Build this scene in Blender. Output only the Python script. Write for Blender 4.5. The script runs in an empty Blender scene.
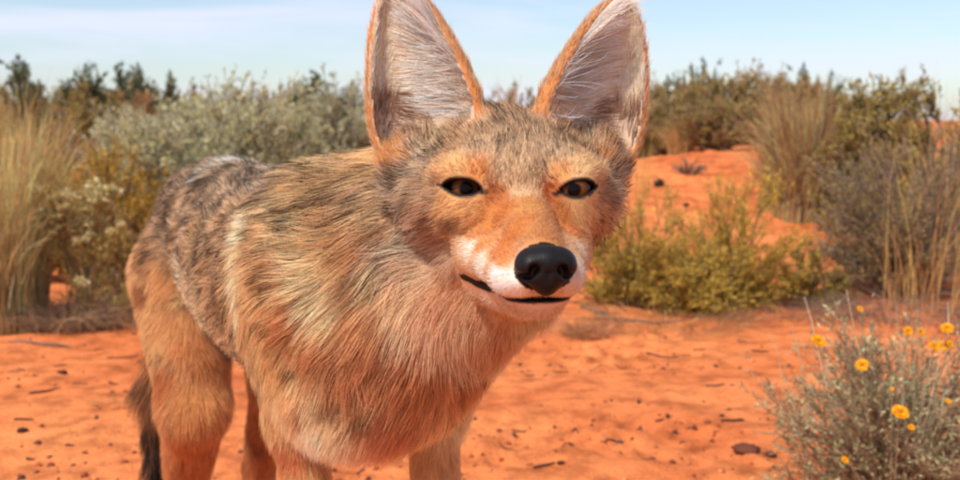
import bpy, math, random
import numpy as np
from mathutils import Vector, Matrix
from mathutils.bvhtree import BVHTree
from mathutils.kdtree import KDTree

random.seed(7)
rng = np.random.default_rng(7)
scene = bpy.context.scene
COL = scene.collection

# ------------------------------------------------------------------ camera
FPX = 1029.0                      # focal length in pixels of the 960 wide photograph
PITCH = math.atan(120.0 / FPX)
CAM = np.array([0.0, 0.0, 0.62])
cam_d = bpy.data.cameras.new('camera')
cam_d.sensor_width = 36.0
cam_d.lens = 36.0 * FPX / 960.0
cam_d.clip_start = 0.02
cam_d.clip_end = 3000.0
cam = bpy.data.objects.new('camera', cam_d)
COL.objects.link(cam)
cam.location = CAM
cam.rotation_euler = (math.pi / 2 - PITCH, 0, 0)
scene.camera = cam
cam_d.dof.use_dof = True
cam_d.dof.focus_distance = 0.62
cam_d.dof.aperture_fstop = 13.0

# ------------------------------------------------------------------ world, sun, exposure
SUN_EL, SUN_AZ = math.radians(53), math.radians(222)      # azimuth clockwise from +Y
world = bpy.data.worlds.new('World')
scene.world = world
world.use_nodes = True
wn, wl = world.node_tree.nodes, world.node_tree.links
wn.clear()
wout = wn.new('ShaderNodeOutputWorld')
wbg = wn.new('ShaderNodeBackground')
wbg.inputs['Strength'].default_value = 0.102
sky = wn.new('ShaderNodeTexSky')
sky.sky_type = 'NISHITA'
sky.sun_disc = False
sky.sun_elevation = SUN_EL
sky.sun_rotation = SUN_AZ
sky.air_density = 1.0
sky.dust_density = 0.7
sky.ozone_density = 3.0
# thin cirrus: streaks stretched along the horizon, mixed over the whole sky
wtc = wn.new('ShaderNodeTexCoord')
wmap = wn.new('ShaderNodeMapping')
wmap.inputs['Scale'].default_value = (1.6, 1.6, 15.0)
wmap.inputs['Rotation'].default_value = (0.05, 0.06, 0.3)
wno = wn.new('ShaderNodeTexNoise')
wno.inputs['Scale'].default_value = 1.7
wno.inputs['Detail'].default_value = 7.0
wno.inputs['Roughness'].default_value = 0.55
wno.inputs['Distortion'].default_value = 0.4
wr = wn.new('ShaderNodeValToRGB')
wr.color_ramp.elements[0].position = 0.44
wr.color_ramp.elements[0].color = (0.16, 0.16, 0.16, 1)
wr.color_ramp.elements[1].position = 0.66
wr.color_ramp.elements[1].color = (0.8, 0.8, 0.8, 1)
wmix = wn.new('ShaderNodeMix')
wmix.data_type = 'RGBA'
wmix.inputs['B'].default_value = (5.7, 5.9, 7.0, 1)
wl.new(wtc.outputs['Generated'], wmap.inputs['Vector'])
wl.new(wmap.outputs['Vector'], wno.inputs['Vector'])
wl.new(wno.outputs['Fac'], wr.inputs['Fac'])
wl.new(wr.outputs['Color'], wmix.inputs['Factor'])
wl.new(sky.outputs['Color'], wmix.inputs['A'])
wl.new(wmix.outputs['Result'], wbg.inputs['Color'])
wl.new(wbg.outputs['Background'], wout.inputs['Surface'])

sun_d = bpy.data.lights.new('sun', 'SUN')
sun_d.energy = 3.3
sun_d.angle = math.radians(2.5)
sun_d.color = (1.0, 0.93, 0.83)
sun = bpy.data.objects.new('sun', sun_d)
COL.objects.link(sun)
sdir = Vector((math.sin(SUN_AZ) * math.cos(SUN_EL), math.cos(SUN_AZ) * math.cos(SUN_EL), math.sin(SUN_EL)))
sun.rotation_euler = sdir.to_track_quat('Z', 'Y').to_euler()
sun.location = (-3, -3, 6)

scene.view_settings.view_transform = 'Standard'
scene.view_settings.look = 'None'
scene.view_settings.exposure = 0.58
scene.view_settings.gamma = 1.0
scene.view_settings.use_curve_mapping = False
scene.render.engine = 'CYCLES'
scene.cycles.use_denoising = True
scene.cycles.max_bounces = 8
scene.cycles.diffuse_bounces = 4
scene.cycles.transmission_bounces = 6
scene.cycles.pixel_filter_type = 'BLACKMAN_HARRIS'
scene.cycles.filter_width = 2.1

# ------------------------------------------------------------------ helpers
CF = np.array([0, math.cos(PITCH), -math.sin(PITCH)])
CU = np.array([0, math.sin(PITCH), math.cos(PITCH)])
CR = np.array([1.0, 0, 0])


def W(x, y, d):
    """pixel of the 960x480 photograph at depth d (metres) -> world point"""
    return CAM + d * (CF + (x - 480.0) / FPX * CR + (240.0 - y) / FPX * CU)


def S(r, g, b):
    """sRGB 0-255 -> linear"""
    c = np.array([r, g, b], float) / 255.0
    return np.where(c <= 0.04045, c / 12.92, ((c + 0.055) / 1.055) ** 2.4)


def unit(v):
    v = np.asarray(v, float)
    return v / np.maximum(np.linalg.norm(v, axis=-1, keepdims=True), 1e-12)


def tag(o, label=None, cat=None, group=None, kind=None):
    for k, v in (('label', label), ('category', cat), ('group', group), ('kind', kind)):
        if v:
            o[k] = v
    return o


def empty(name, loc, label=None, cat=None, group=None):
    o = bpy.data.objects.new(name, None)
    o.empty_display_size = 0.1
    COL.objects.link(o)
    o.location = loc
    return tag(o, label, cat, group)


def make_mesh(name, verts, faces, colors=None, smooth=False):
    """verts (n,3); faces (m,3) or (m,4) int array or list of such arrays; colors (n,3) per vertex"""
    me = bpy.data.meshes.new(name)
    verts = np.ascontiguousarray(verts, np.float32)
    fl = faces if isinstance(faces, list) else [faces]
    fl = [np.ascontiguousarray(f, np.int32) for f in fl if len(f)]
    nl = sum(f.size for f in fl)
    nf = sum(len(f) for f in fl)
    me.vertices.add(len(verts))
    me.vertices.foreach_set('co', verts.ravel())
    me.loops.add(nl)
    me.loops.foreach_set('vertex_index', np.concatenate([f.ravel() for f in fl]))
    me.polygons.add(nf)
    tot = np.concatenate([np.full(len(f), f.shape[1], np.int32) for f in fl])
    me.polygons.foreach_set('loop_start', np.concatenate([[0], np.cumsum(tot)[:-1]]).astype(np.int32))
    if smooth:
        me.polygons.foreach_set('use_smooth', np.ones(nf, bool))
    if colors is not None:
        at = me.attributes.new('col', 'FLOAT_COLOR', 'POINT')
        c4 = np.ones((len(verts), 4), np.float32)
        c4[:, :3] = colors
        at.data.foreach_set('color', c4.ravel())
    me.update(calc_edges=True)
    me.validate()
    return me


def obj(name, me, mat=None, parent=None, loc=None):
    o = bpy.data.objects.new(name, me)
    COL.objects.link(o)
    if mat and not me.materials:
        me.materials.append(mat)
    if parent:
        o.parent = parent
    if loc is not None:
        o.location = loc
    return o


_lat = rng.random((256, 256))


def vnoise(x, y, o=0):
    x = np.asarray(x, float) + o * 17.31
    y = np.asarray(y, float) + o * 9.73
    i, j = np.floor(x).astype(int), np.floor(y).astype(int)
    u, v = x - i, y - j
    u, v = u * u * u * (u * (6 * u - 15) + 10), v * v * v * (v * (6 * v - 15) + 10)
    g = lambda a, b: _lat[a & 255, b & 255]
    return (g(i, j) * (1 - u) + g(i + 1, j) * u) * (1 - v) + (g(i, j + 1) * (1 - u) + g(i + 1, j + 1) * u) * v


def fbm(x, y, oct=4, o=0, gain=0.5):
    s, a, n = 0, 1.0, 0
    for k in range(oct):
        s = s + a * (vnoise(x * 2 ** k, y * 2 ** k, o + k) - 0.5)
        n += a
        a *= gain
    return s / n


def sstep(a, b, x):
    t = np.clip((x - a) / (b - a), 0, 1)
    return t * t * (3 - 2 * t)


def terrain(x, y):
    x, y = np.asarray(x, float), np.asarray(y, float)
    left = 0.30 * sstep(5.0, 10.0, y)
    right = 0.44 * sstep(3.6, 6.4, y)
    h = left + (right - left) * sstep(-0.2, 0.9, x / np.maximum(y, 0.5) * 4)
    h = h + 0.5 * sstep(12, 60, y) * (fbm(x * 0.05 + 3, y * 0.05, 3) * 0.9)
    return h + 0.10 * sstep(2.2, 5, y) * fbm(x * 0.9, y * 0.9, 3, 5)


# ------------------------------------------------------------------ materials
def mat_new(name):
    m = bpy.data.materials.new(name)
    m.use_nodes = True
    return m, m.node_tree.nodes, m.node_tree.links


def mat_plant(name, rough=0.65, translucent=0.3, noise_scale=60.0):
    """per-vertex plant colour with mottling; thin leaves let some light through"""
    m, n, l = mat_new(name)
    b = n['Principled BSDF']
    b.inputs['Roughness'].default_value = rough
    b.inputs['Specular IOR Level'].default_value = 0.25
    a = n.new('ShaderNodeAttribute')
    a.attribute_name = 'col'
    t = n.new('ShaderNodeTexCoord')
    no = n.new('ShaderNodeTexNoise')
    no.inputs['Scale'].default_value = noise_scale
    no.inputs['Detail'].default_value = 3
    r = n.new('ShaderNodeMapRange')
    r.inputs['From Min'].default_value = 0.3
    r.inputs['From Max'].default_value = 0.7
    r.inputs['To Min'].default_value = 0.75
    r.inputs['To Max'].default_value = 1.2
    mx = n.new('ShaderNodeVectorMath')
    mx.operation = 'SCALE'
    l.new(t.outputs['Object'], no.inputs['Vector'])
    l.new(no.outputs['Fac'], r.inputs['Value'])
    l.new(a.outputs['Color'], mx.inputs[0])
    l.new(r.outputs['Result'], mx.inputs['Scale'])
    l.new(mx.outputs['Vector'], b.inputs['Base Color'])
    if translucent > 0:
        tr = n.new('ShaderNodeBsdfTranslucent')
        l.new(mx.outputs['Vector'], tr.inputs['Color'])
        ms = n.new('ShaderNodeMixShader')
        ms.inputs['Fac'].default_value = translucent
        l.new(b.outputs['BSDF'], ms.inputs[1])
        l.new(tr.outputs['BSDF'], ms.inputs[2])
        l.new(ms.outputs['Shader'], n['Material Output'].inputs['Surface'])
    return m


M_LEAF = mat_plant('leaf')
M_STEM = mat_plant('stem', 0.8, 0.0, 30)
M_GRASS = mat_plant('dry grass', 0.55, 0.35, 25)
M_FLOWER = mat_plant('petal', 0.6, 0.35, 90)


def mat_ground():
    m, n, l = mat_new('red sand')
    b = n['Principled BSDF']
    b.inputs['Roughness'].default_value = 0.95
    b.inputs['Specular IOR Level'].default_value = 0.1
    g = n.new('ShaderNodeNewGeometry')

    def noise(scale, detail, rough=0.55):
        x = n.new('ShaderNodeTexNoise')
        x.inputs['Scale'].default_value = scale
        x.inputs['Detail'].default_value = detail
        x.inputs['Roughness'].default_value = rough
        l.new(g.outputs['Position'], x.inputs['Vector'])
        return x
    n1, n2, n3 = noise(1.9, 6), noise(14, 6, 0.6), noise(230, 4, 0.7)
    r1 = n.new('ShaderNodeValToRGB')
    e = r1.color_ramp.elements
    e[0].position, e[0].color = 0.33, (*(S(202, 108, 60) * 1.02), 1)
    e[1].position, e[1].color = 0.68, (*(S(232, 142, 84) * 1.02), 1)
    r2 = n.new('ShaderNodeValToRGB')
    e = r2.color_ramp.elements
    e[0].position, e[0].color = 0.30, (0.52, 0.46, 0.44, 1)
    e[1].position, e[1].color = 0.56, (1.06, 1.06, 1.06, 1)
    r3 = n.new('ShaderNodeValToRGB')
    e = r3.color_ramp.elements
    e[0].position, e[0].color = 0.30, (0.72, 0.70, 0.70, 1)
    e[1].position, e[1].color = 0.70, (1.14, 1.14, 1.16, 1)
    l.new(n1.outputs['Fac'], r1.inputs['Fac'])
    l.new(n2.outputs['Fac'], r2.inputs['Fac'])
    l.new(n3.outputs['Fac'], r3.inputs['Fac'])
    m1 = n.new('ShaderNodeVectorMath'); m1.operation = 'MULTIPLY'
    m2 = n.new('ShaderNodeVectorMath'); m2.operation = 'MULTIPLY'
    l.new(r1.outputs['Color'], m1.inputs[0]); l.new(r2.outputs['Color'], m1.inputs[1])
    l.new(m1.outputs['Vector'], m2.inputs[0]); l.new(r3.outputs['Color'], m2.inputs[1])
    l.new(m2.outputs['Vector'], b.inputs['Base Color'])
    n4 = noise(70, 7, 0.65)
    bp = n.new('ShaderNodeBump')
    bp.inputs['Strength'].default_value = 0.55
    bp.inputs['Distance'].default_value = 0.02
    l.new(n4.outputs['Fac'], bp.inputs['Height'])
    l.new(bp.outputs['Normal'], b.inputs['Normal'])
    return m


M_GROUND = mat_ground()


# ------------------------------------------------------------------ ground
def graded(segments):
    out = [segments[0][0]]
    for a, b, s in segments:
        k = max(1, int(round((b - a) / s)))
        out += list(np.linspace(a, b, k + 1)[1:])
    return np.array(out)


def build_ground():
    far = 6.0 * 1.14 ** np.arange(1, 45)
    far = far[far < 900]
    xs0 = graded([(-6, -2.4, 0.06), (-2.4, 2.4, 0.0125), (2.4, 6, 0.06)])
    xs = np.concatenate([-far[::-1], xs0, far])
    yf = 7.0 * 1.09 ** np.arange(1, 70)
    ys = np.concatenate([-far[::-1], graded([(-6, 0, 0.4), (0, 1.45, 0.05), (1.45, 4.2, 0.0115), (4.2, 7, 0.04)]), yf[yf < 1200]])
    X, Y = np.meshgrid(xs, ys, indexing='ij')
    Z = terrain(X, Y)
    near = sstep(9, 5, Y) * sstep(-1, 0.5, Y) * sstep(5, 3, np.abs(X))
    warp = fbm(X * 2.1, Y * 2.1, 3, 30) * 0.8
    Z = Z + near * (0.045 * fbm(X * 1.6 + warp, Y * 2.3 + warp, 4, 11) + 0.016 * fbm(X * 8, Y * 10, 4, 12, 0.6))
    # scuffed, cloddy strips where the crust is broken
    scuff = sstep(0.05, 0.2, fbm(X * 1.3 + 4.2, Y * 2.6 + 1.7, 3, 21)) * near
    clod = np.maximum(fbm(X * 26, Y * 26, 4, 22, 0.65), -0.04) * 0.060
    Z = Z + scuff * clod - scuff * 0.006
    # old footprints and pits
    for k in range(46):
        px_, py_ = rng.uniform(-1.3, 1.5), rng.uniform(1.6, 4.2)
        a = rng.uniform(0, math.pi)
        r1, r2 = rng.uniform(0.02, 0.05), rng.uniform(0.015, 0.03)
        u = ((X - px_) * math.cos(a) + (Y - py_) * math.sin(a)) / r1
        v = (-(X - px_) * math.sin(a) + (Y - py_) * math.cos(a)) / r2
        q = u * u + v * v
        Z = Z - rng.uniform(0.004, 0.011) * np.exp(-q) + 0.004 * np.exp(-(np.sqrt(q) - 1.7) ** 2 * 4)
    nx, ny = X.shape
    idx = np.arange(nx * ny).reshape(nx, ny)
    F = np.stack([idx[:-1, :-1], idx[1:, :-1], idx[1:, 1:], idx[:-1, 1:]], -1).reshape(-1, 4)
    me = make_mesh('ground', np.stack([X, Y, Z], -1).reshape(-1, 3), F, None, True)
    o = obj('ground', me, M_GROUND)
    tag(o, 'bare red orange desert sand reaching to the horizon', 'ground', None, 'structure')
    return BVHTree.FromPolygons([Vector(v) for v in np.stack([X, Y, Z], -1).reshape(-1, 3)], F.tolist())


GROUND = build_ground()


def zg(x, y):
    hit = GROUND.ray_cast(Vector((x, y, 50)), Vector((0, 0, -1)))
    return hit[0].z if hit[0] is not None else float(terrain(x, y))


def on_ground(px, py):
    """point where the ray through a pixel meets the ground"""
    d = W(px, py, 1.0) - CAM
    hit = GROUND.ray_cast(Vector(CAM), Vector(d).normalized())
    return np.array(hit[0])


# ------------------------------------------------------------------ coyote
# The body is one implicit surface: smoothly blended tapered limbs and ellipsoids, meshed once.
HIP = np.array([-0.300, 1.20])
CHEST = np.array([-0.072, 0.72])
BV = unit(np.append(CHEST - HIP, 0.0))                 # tail -> chest
SV = np.array([-BV[1], BV[0], 0.0])                    # towards the animal's left flank
UPZ = np.array([0, 0, 1.0])


def BP(t, lat, z):
    p = HIP + t * (CHEST - HIP)
    return np.array([p[0], p[1], z]) + SV * lat


EYE_MID = W(521, 188, 0.58)
YAW, HP = math.radians(5.0), math.radians(5.0)
HF = np.array([math.sin(YAW) * math.cos(HP), -math.cos(YAW) * math.cos(HP), math.sin(HP)])
HR = np.array([math.cos(YAW), math.sin(YAW), 0.0])
HU = np.cross(HR, HF)
HU = HU if HU[2] > 0 else -HU


def HD(f, r, u):
    """head coordinates in millimetres (forward, image-right, up) -> world"""
    return EYE_MID + (HF * f + HR * r + HU * u) / 1000.0


def head_co(p):
    q = (p - EYE_MID) * 1000.0
    return q @ HF, q @ HR, q @ HU


PRIMS = []


def cone(a, b, ra, rb, k, comb, flen, col, griz=0.2):
    PRIMS.append(dict(t='cone', a=np.array(a, float), b=np.array(b, float), ra=ra, rb=rb, k=k, comb=unit(comb), flen=flen, col=S(*col), griz=griz))


def ell(c, axes, rad, k, comb, flen, col, griz=0.2):
    PRIMS.append(dict(t='ell', c=np.array(c, float), ax=np.array(axes, float), rad=np.array(rad, float), k=k, comb=unit(comb), flen=flen, col=S(*col), griz=griz))


def prim_d(p, X, Y, Z):
    if p['t'] == 'cone':
        a, ba = p['a'], p['b'] - p['a']
        dx, dy, dz = X - a[0], Y - a[1], Z - a[2]
        t = np.clip((dx * ba[0] + dy * ba[1] + dz * ba[2]) / (ba @ ba), 0, 1)
        return np.sqrt((dx - t * ba[0]) ** 2 + (dy - t * ba[1]) ** 2 + (dz - t * ba[2]) ** 2) - (p['ra'] + (p['rb'] - p['ra']) * t)
    if p['t'] == 'ell':
        dx, dy, dz = X - p['c'][0], Y - p['c'][1], Z - p['c'][2]
        k0 = k1 = 0
        for ax, r in zip(p['ax'], p['rad']):
            q = (dx * ax[0] + dy * ax[1] + dz * ax[2]) / r
            k0 = k0 + q * q
            k1 = k1 + (q / r) ** 2
        k0, k1 = np.sqrt(k0), np.sqrt(k1)
        return k0 * (k0 - 1) / np.maximum(k1, 1e-6)
    return ear_d(p, X, Y, Z)


EAR_A = np.array([-0.45, -0.2, 0.0, 0.2, 0.4, 0.6, 0.75, 0.87, 0.95, 0.985, 1.0])
EAR_W = np.array([0.018, 0.0300, 0.0365, 0.0372, 0.0338, 0.0282, 0.0228, 0.0172, 0.0118, 0.0078, 0.0030])


def ear_local(p, X, Y, Z):
    dx, dy, dz = X - p['base'][0], Y - p['base'][1], Z - p['base'][2]
    d = lambda v: dx * v[0] + dy * v[1] + dz * v[2]
    a = d(p['A']) / p['L']
    s = d(p['Sv']) - p['bow'] * (a * (1 - a)) * 4
    return a, s, d(p['N']) + 0.010 * np.clip(a, 0, 1.2) ** 2


def ear_d(p, X, Y, Z):
    a, s, n = ear_local(p, X, Y, Z)
    w = np.interp(a, EAR_A, EAR_W)
    dpt = w * 0.45 + 0.002
    th = 0.0040
    eo = (np.sqrt((s / w) ** 2 + (n / dpt) ** 2) - 1) * np.minimum(w, dpt)
    wi, di = np.maximum(w - th, 0.0008), np.maximum(dpt - th, 0.0008)
    ei = (np.sqrt((s / wi) ** 2 + ((n) / di) ** 2) - 1) * np.minimum(wi, di)
    cut = n - 0.35 * dpt
    e = np.maximum(np.maximum(eo, cut), -ei)
    return np.maximum(np.maximum(e, (a - 1.0) * p['L']), (-0.35 - a) * p['L'])


BACK, DOWN = -BV, -UPZ
TAN, PALE, GREY, RUST = (206, 162, 110), (226, 196, 158), (172, 140, 110), (188, 124, 72)
ax_b = [BV, SV, UPZ]

# trunk
ell(BP(0.80, 0, 0.488), ax_b, (0.165, 0.068, 0.076), 0.04, BACK + DOWN * 0.35, 0.025, TAN, 0.3)
ell(BP(1.05, -0.004, 0.478), ax_b, (0.072, 0.056, 0.066), 0.04, DOWN + BACK * 0.5, 0.028, TAN, 0.15)
cone(BP(0.12, 0, 0.502), BP(0.80, 0, 0.498), 0.066, 0.067, 0.05, BACK + DOWN * 0.2, 0.027, GREY, 0.7)
ell(BP(0.45, 0, 0.464), ax_b, (0.21, 0.068, 0.062), 0.05, BACK + DOWN * 0.4, 0.022, PALE, 0.2)
ell(BP(-0.02, 0, 0.500), ax_b, (0.084, 0.066, 0.066), 0.045, BACK + DOWN * 0.6, 0.024, GREY, 0.6)
# neck and throat
OCC = HD(-88, 0, -8)
cone(BP(0.92, 0, 0.507), OCC, 0.070, 0.052, 0.05, BACK + DOWN * 0.2 + np.array([-0.45, 0, 0]), 0.037, TAN, 0.35)
cone(BP(1.06, 0, 0.470), HD(-40, 0, -58), 0.050, 0.027, 0.035, DOWN + BACK * 0.5, 0.017, PALE, 0.08)
# hind legs: (t, lateral, z) hip, knee, hock, toe
for lat, kn, hk, toe, hip in ((-0.052, (0.18, 0.310), (-0.015, 0.165), (0.055, 0.028), 0.055), (0.052, (0.06, 0.315), (-0.17, 0.165), (-0.11, 0.028), -0.02)):
    h = BP(hip, lat, 0.445)
    k_, o_, t_ = BP(kn[0], lat * 1.10, kn[1]), BP(hk[0], lat * 1.05, hk[1]), BP(toe[0], lat * 1.05, toe[1])
    cone(h, k_, 0.056, 0.031, 0.03, DOWN + BACK * 0.5, 0.0165, TAN, 0.1)
    cone(k_, o_, 0.032, 0.016, 0.02, DOWN + BACK * 0.25, 0.018, RUST, 0.05)
    cone(o_, t_, 0.0165, 0.014, 0.012, DOWN, 0.008, TAN, 0.05)
    ell(t_ + BV * 0.018 - UPZ * 0.008, ax_b, (0.036, 0.020, 0.016), 0.012, BV + DOWN * 0.6, 0.006, TAN, 0.05)
# fore legs
for lat, t0 in ((-0.046, 0.97), (0.056, 0.98)):
    s_, e_, w_, p_ = BP(t0 + 0.02, lat * 0.95, 0.50), BP(t0 - 0.05, lat, 0.405), BP(t0, lat, 0.165), BP(t0 + 0.02, lat, 0.030)
    cone(s_, e_, 0.043 if lat < 0 else 0.047, 0.023 if lat < 0 else 0.029, 0.028, DOWN + BACK * 0.35, 0.0172, TAN, 0.12)
    cone(e_, w_, 0.0185, 0.0140, 0.014, DOWN + BACK * 0.1, 0.010, TAN, 0.05)
    cone(w_, p_, 0.0155, 0.0145, 0.010, DOWN, 0.007, TAN, 0.05)
    ell(p_ + BV * 0.016 - UPZ * 0.012, ax_b, (0.036, 0.021, 0.017), 0.012, BV + DOWN * 0.6, 0.006, TAN, 0.05)
ell(W(345, 405, 0.705), ax_b, (0.045, 0.034, 0.028), 0.03, DOWN + BACK * 0.6, 0.019, PALE, 0.0)
# tail hangs behind the right hind leg
T0, T1, T2, T3 = BP(-0.11, 0.0, 0.500), BP(-0.175, -0.028, 0.42), BP(-0.185, -0.050, 0.29), BP(-0.175, -0.060, 0.165)
cone(T0, T1, 0.026, 0.020, 0.03, T1 - T0, 0.040, GREY, 0.5)
cone(T1, T2, 0.020, 0.027, 0.012, T2 - T1, 0.045, RUST, 0.4)
cone(T2, T3, 0.027, 0.014, 0.012, T3 - T2, 0.050, (30, 24, 22), 0.3)
N_BODY = len(PRIMS)
# head
ax_h = [HF, HR, HU]
NB = -HF
ell(HD(-62, 0, 3), ax_h, (0.058, 0.050, 0.042), 0.02, NB + HU * 0.3, 0.011, (175, 138, 104), 0.45)
ell(HD(-24, 0, 2), ax_h, (0.040, 0.040, 0.024), 0.02, NB + HU * 0.5, 0.008, (180, 142, 105), 0.4)
cone(HD(-10, 0, -14), HD(74, 0, -36.5), 0.0185, 0.0125, 0.009, NB + HU * 0.12, 0.0042, RUST, 0.05)
cone(HD(-22, 0, -56), HD(66, 0, -57.5), 0.020, 0.0072, 0.006, NB - HU * 0.3, 0.007, (214, 176, 146), 0.02)
for s in (-1, 1):
    ell(HD(66, 10 * s, -46.5), ax_h, (0.020, 0.0110, 0.0100), 0.010, NB + HR * s * 0.15 + HU * 0.05, 0.0042, (226, 198, 176), 0.02)
    cone(HD(60, 12 * s, -44.5), HD(4, 23 * s, -37), 0.0110, 0.0155, 0.009, NB + HR * s * 0.15 + HU * 0.0, 0.0050, (212, 166, 122), 0.05)
    cone(HD(58, 6.5 * s, -58.5), HD(-6, 18 * s, -51), 0.0068, 0.0145, 0.008, NB - HU * 0.35 + HR * s * 0.1, 0.0065, (218, 178, 144), 0.02)
    ell(HD(-36, 22 * s, -40), ax_h, (0.030, 0.017, 0.016), 0.014, NB + HR * s * 0.3 - HU * 0.7, 0.0120, (216, 180, 144), 0.04)
    ell(HD(-50, 36 * s, -7), ax_h, (0.042, 0.0275, 0.0215), 0.016, NB + HR * s * 0.75 - HU * 0.35, 0.0172, (190, 158, 128), 0.35)
    ell(HD(-72, 60 * s, 16), ax_h, (0.012, 0.012, 0.022), 0.014, NB + HU * 0.6 + HR * s * 0.4, 0.009, (222, 156, 88), 0.02)
    ell(HD(-8, 28 * s, -15), ax_h, (0.020, 0.017, 0.013), 0.012, NB + HR * s * 0.6 - HU * 0.2, 0.0065, (206, 156, 104), 0.08)
    ell(HD(-9, 30 * s, 10), ax_h, (0.016, 0.019, 0.009), 0.012, NB + HR * s * 0.5 + HU * 0.5, 0.0065, (206, 160, 112), 0.12)
EYES = []
for s, ex, ey, ed in ((-1, 463.5, 187.5, 0.5745), (1, 579.0, 188.5, 0.5695)):
    front = W(ex, ey, ed)
    axis = unit(HF + HR * s * 0.20 + HU * 0.02)
    c = front - axis * 0.0112
    side = unit(HR * s - axis * (axis @ (HR * s)))
    up = np.cross(side, axis)
    up = up if up[2] > 0 else -up
    EYES.append(dict(c=c, axis=axis, side=side, up=up, s=s))
    PRIMS.append(dict(t='ell', c=c, ax=np.array(ax_h), rad=np.array([0.0126] * 3), k=0.009, comb=unit(NB + HR * s * 0.5), flen=0.0045, col=S(206, 160, 108), griz=0.05))
EARS = []
for s, b, t, bow in ((-1, (433, 142, 0.638), (390, -20, 0.642), 0.0), (1, (583, 142, 0.645), (632, -2, 0.650), 0.0)):
    base, tip = W(*b), W(*t)
    A = unit(tip - base)
    N = unit(HF + HR * s * 0.30 + HU * 0.0)
    N = unit(N - A * (A @ N))
    Sv = unit(np.cross(A, N))
    Sv = Sv if Sv @ (HR * s) > 0 else -Sv
    e = dict(t='ear', base=base, L=np.linalg.norm(tip - base), A=A, N=N, Sv=Sv, bow=bow, k=0.010, comb=A + Sv * 0.0, flen=0.0050, col=S(200, 128, 70), griz=0.06, s=s)
    EARS.append(e)
    PRIMS.append(e)


def mouth_u(f, r=0):
    """height (mm) of the mouth line along the muzzle"""
    return np.interp(f, [10, 26, 45, 60, 75, 90], [-47.0, -48.5, -51.5, -54.5, -56.0, -56.0]) - 0.09 * np.abs(r) * sstep(58, 66, f)


def eye_open(e, X, Y, Z):
    dx, dy, dz = X - e['c'][0], Y - e['c'][1], Z - e['c'][2]
    d = lambda v: dx * v[0] + dy * v[1] + dz * v[2]
    x, y, z = d(e['side']), d(e['up']), d(e['axis'])
    y = y - 0.10 * x                       # outer corner a little higher
    hl = np.where(x < 0, 0.0106, 0.0118)
    up_h = 0.0039 * (1 - np.abs(x / hl) ** 2.7)
    lo_h = 0.0039 * (1 - np.abs(x / hl) ** 2.0)
    return np.maximum(np.where(y > 0, y - up_h, -y - lo_h), -(z - 0.002)), x, y, z


def smin(a, b, k):
    h = np.maximum(k - np.abs(a - b), 0) / k
    return np.minimum(a, b) - h * h * k * 0.25


def build_field():
    hx = (EYE_MID[0] - 0.062, EYE_MID[0] + 0.062)
    xs = graded([(-0.50, -0.10, 0.0062), (-0.10, hx[0], 0.003), (hx[0], hx[1], 0.00135), (hx[1], 0.135, 0.0022), (0.135, 0.16, 0.006)])
    ys = graded([(0.45, 0.475, 0.003), (0.475, 0.60, 0.00135), (0.60, 0.69, 0.0021), (0.69, 1.46, 0.0062)])
    zs = graded([(-0.004, 0.50, 0.0062), (0.50, 0.512, 0.003), (0.512, 0.606, 0.00135), (0.606, 0.728, 0.0024)])
    D = np.full((len(xs), len(ys), len(zs)), 0.05, np.float32)

    def box(lo, hi):
        sl = []
        for a, l_, h_ in ((xs, lo[0], hi[0]), (ys, lo[1], hi[1]), (zs, lo[2], hi[2])):
            sl.append(slice(max(0, np.searchsorted(a, l_) - 1), min(len(a), np.searchsorted(a, h_) + 1)))
        return tuple(sl)

    def grid(sl):
        return xs[sl[0]][:, None, None], ys[sl[1]][None, :, None], zs[sl[2]][None, None, :]
    for p in PRIMS:
        if p['t'] == 'cone':
            m = max(p['ra'], p['rb']) + 0.055
            lo, hi = np.minimum(p['a'], p['b']) - m, np.maximum(p['a'], p['b']) + m
        elif p['t'] == 'ell':
            ext = np.sqrt(((np.array(p['ax']).T * p['rad']) ** 2).sum(1)) + 0.055
            lo, hi = p['c'] - ext, p['c'] + ext
        else:
            m = 0.06
            tip = p['base'] + p['A'] * p['L']
            lo, hi = np.minimum(p['base'], tip) - m, np.maximum(p['base'], tip) + m
        sl = box(lo, hi)
        D[sl] = smin(D[sl], prim_d(p, *grid(sl)).astype(np.float32), p['k'])
    # eye openings, soft hollow in front of each eye, mouth crease
    for e in EYES:
        sl = box(e['c'] - 0.022, e['c'] + 0.022)
        o, *_ = eye_open(e, *grid(sl))
        D[sl] = -smin(-D[sl], o.astype(np.float32), 0.0012)
    q = HD(50, 0, -52)
    sl = box(q - 0.065, q + 0.065)
    X, Y, Z = grid(sl)
    dx, dy, dz = (X - EYE_MID[0]) * 1000, (Y - EYE_MID[1]) * 1000, (Z - EYE_MID[2]) * 1000
    f = dx * HF[0] + dy * HF[1] + dz * HF[2]
    u = dx * HU[0] + dy * HU[1] + dz * HU[2]
    rr_ = dx * HR[0] + dy * HR[1] + dz * HR[2]
    slit = np.maximum(np.abs(u - mouth_u(f, rr_)) / 1000 - np.interp(f, [50, 58, 64, 72], [0.0008, 0.0004, 0.0004, 0.0006]), (30 - f) / 1000)
    slit = np.maximum(slit, -(D[sl] + 0.0050))        # only skin deep
    D[sl] = -smin(-D[sl], slit.astype(np.float32), 0.0018)
    return D, xs, ys, zs


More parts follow.
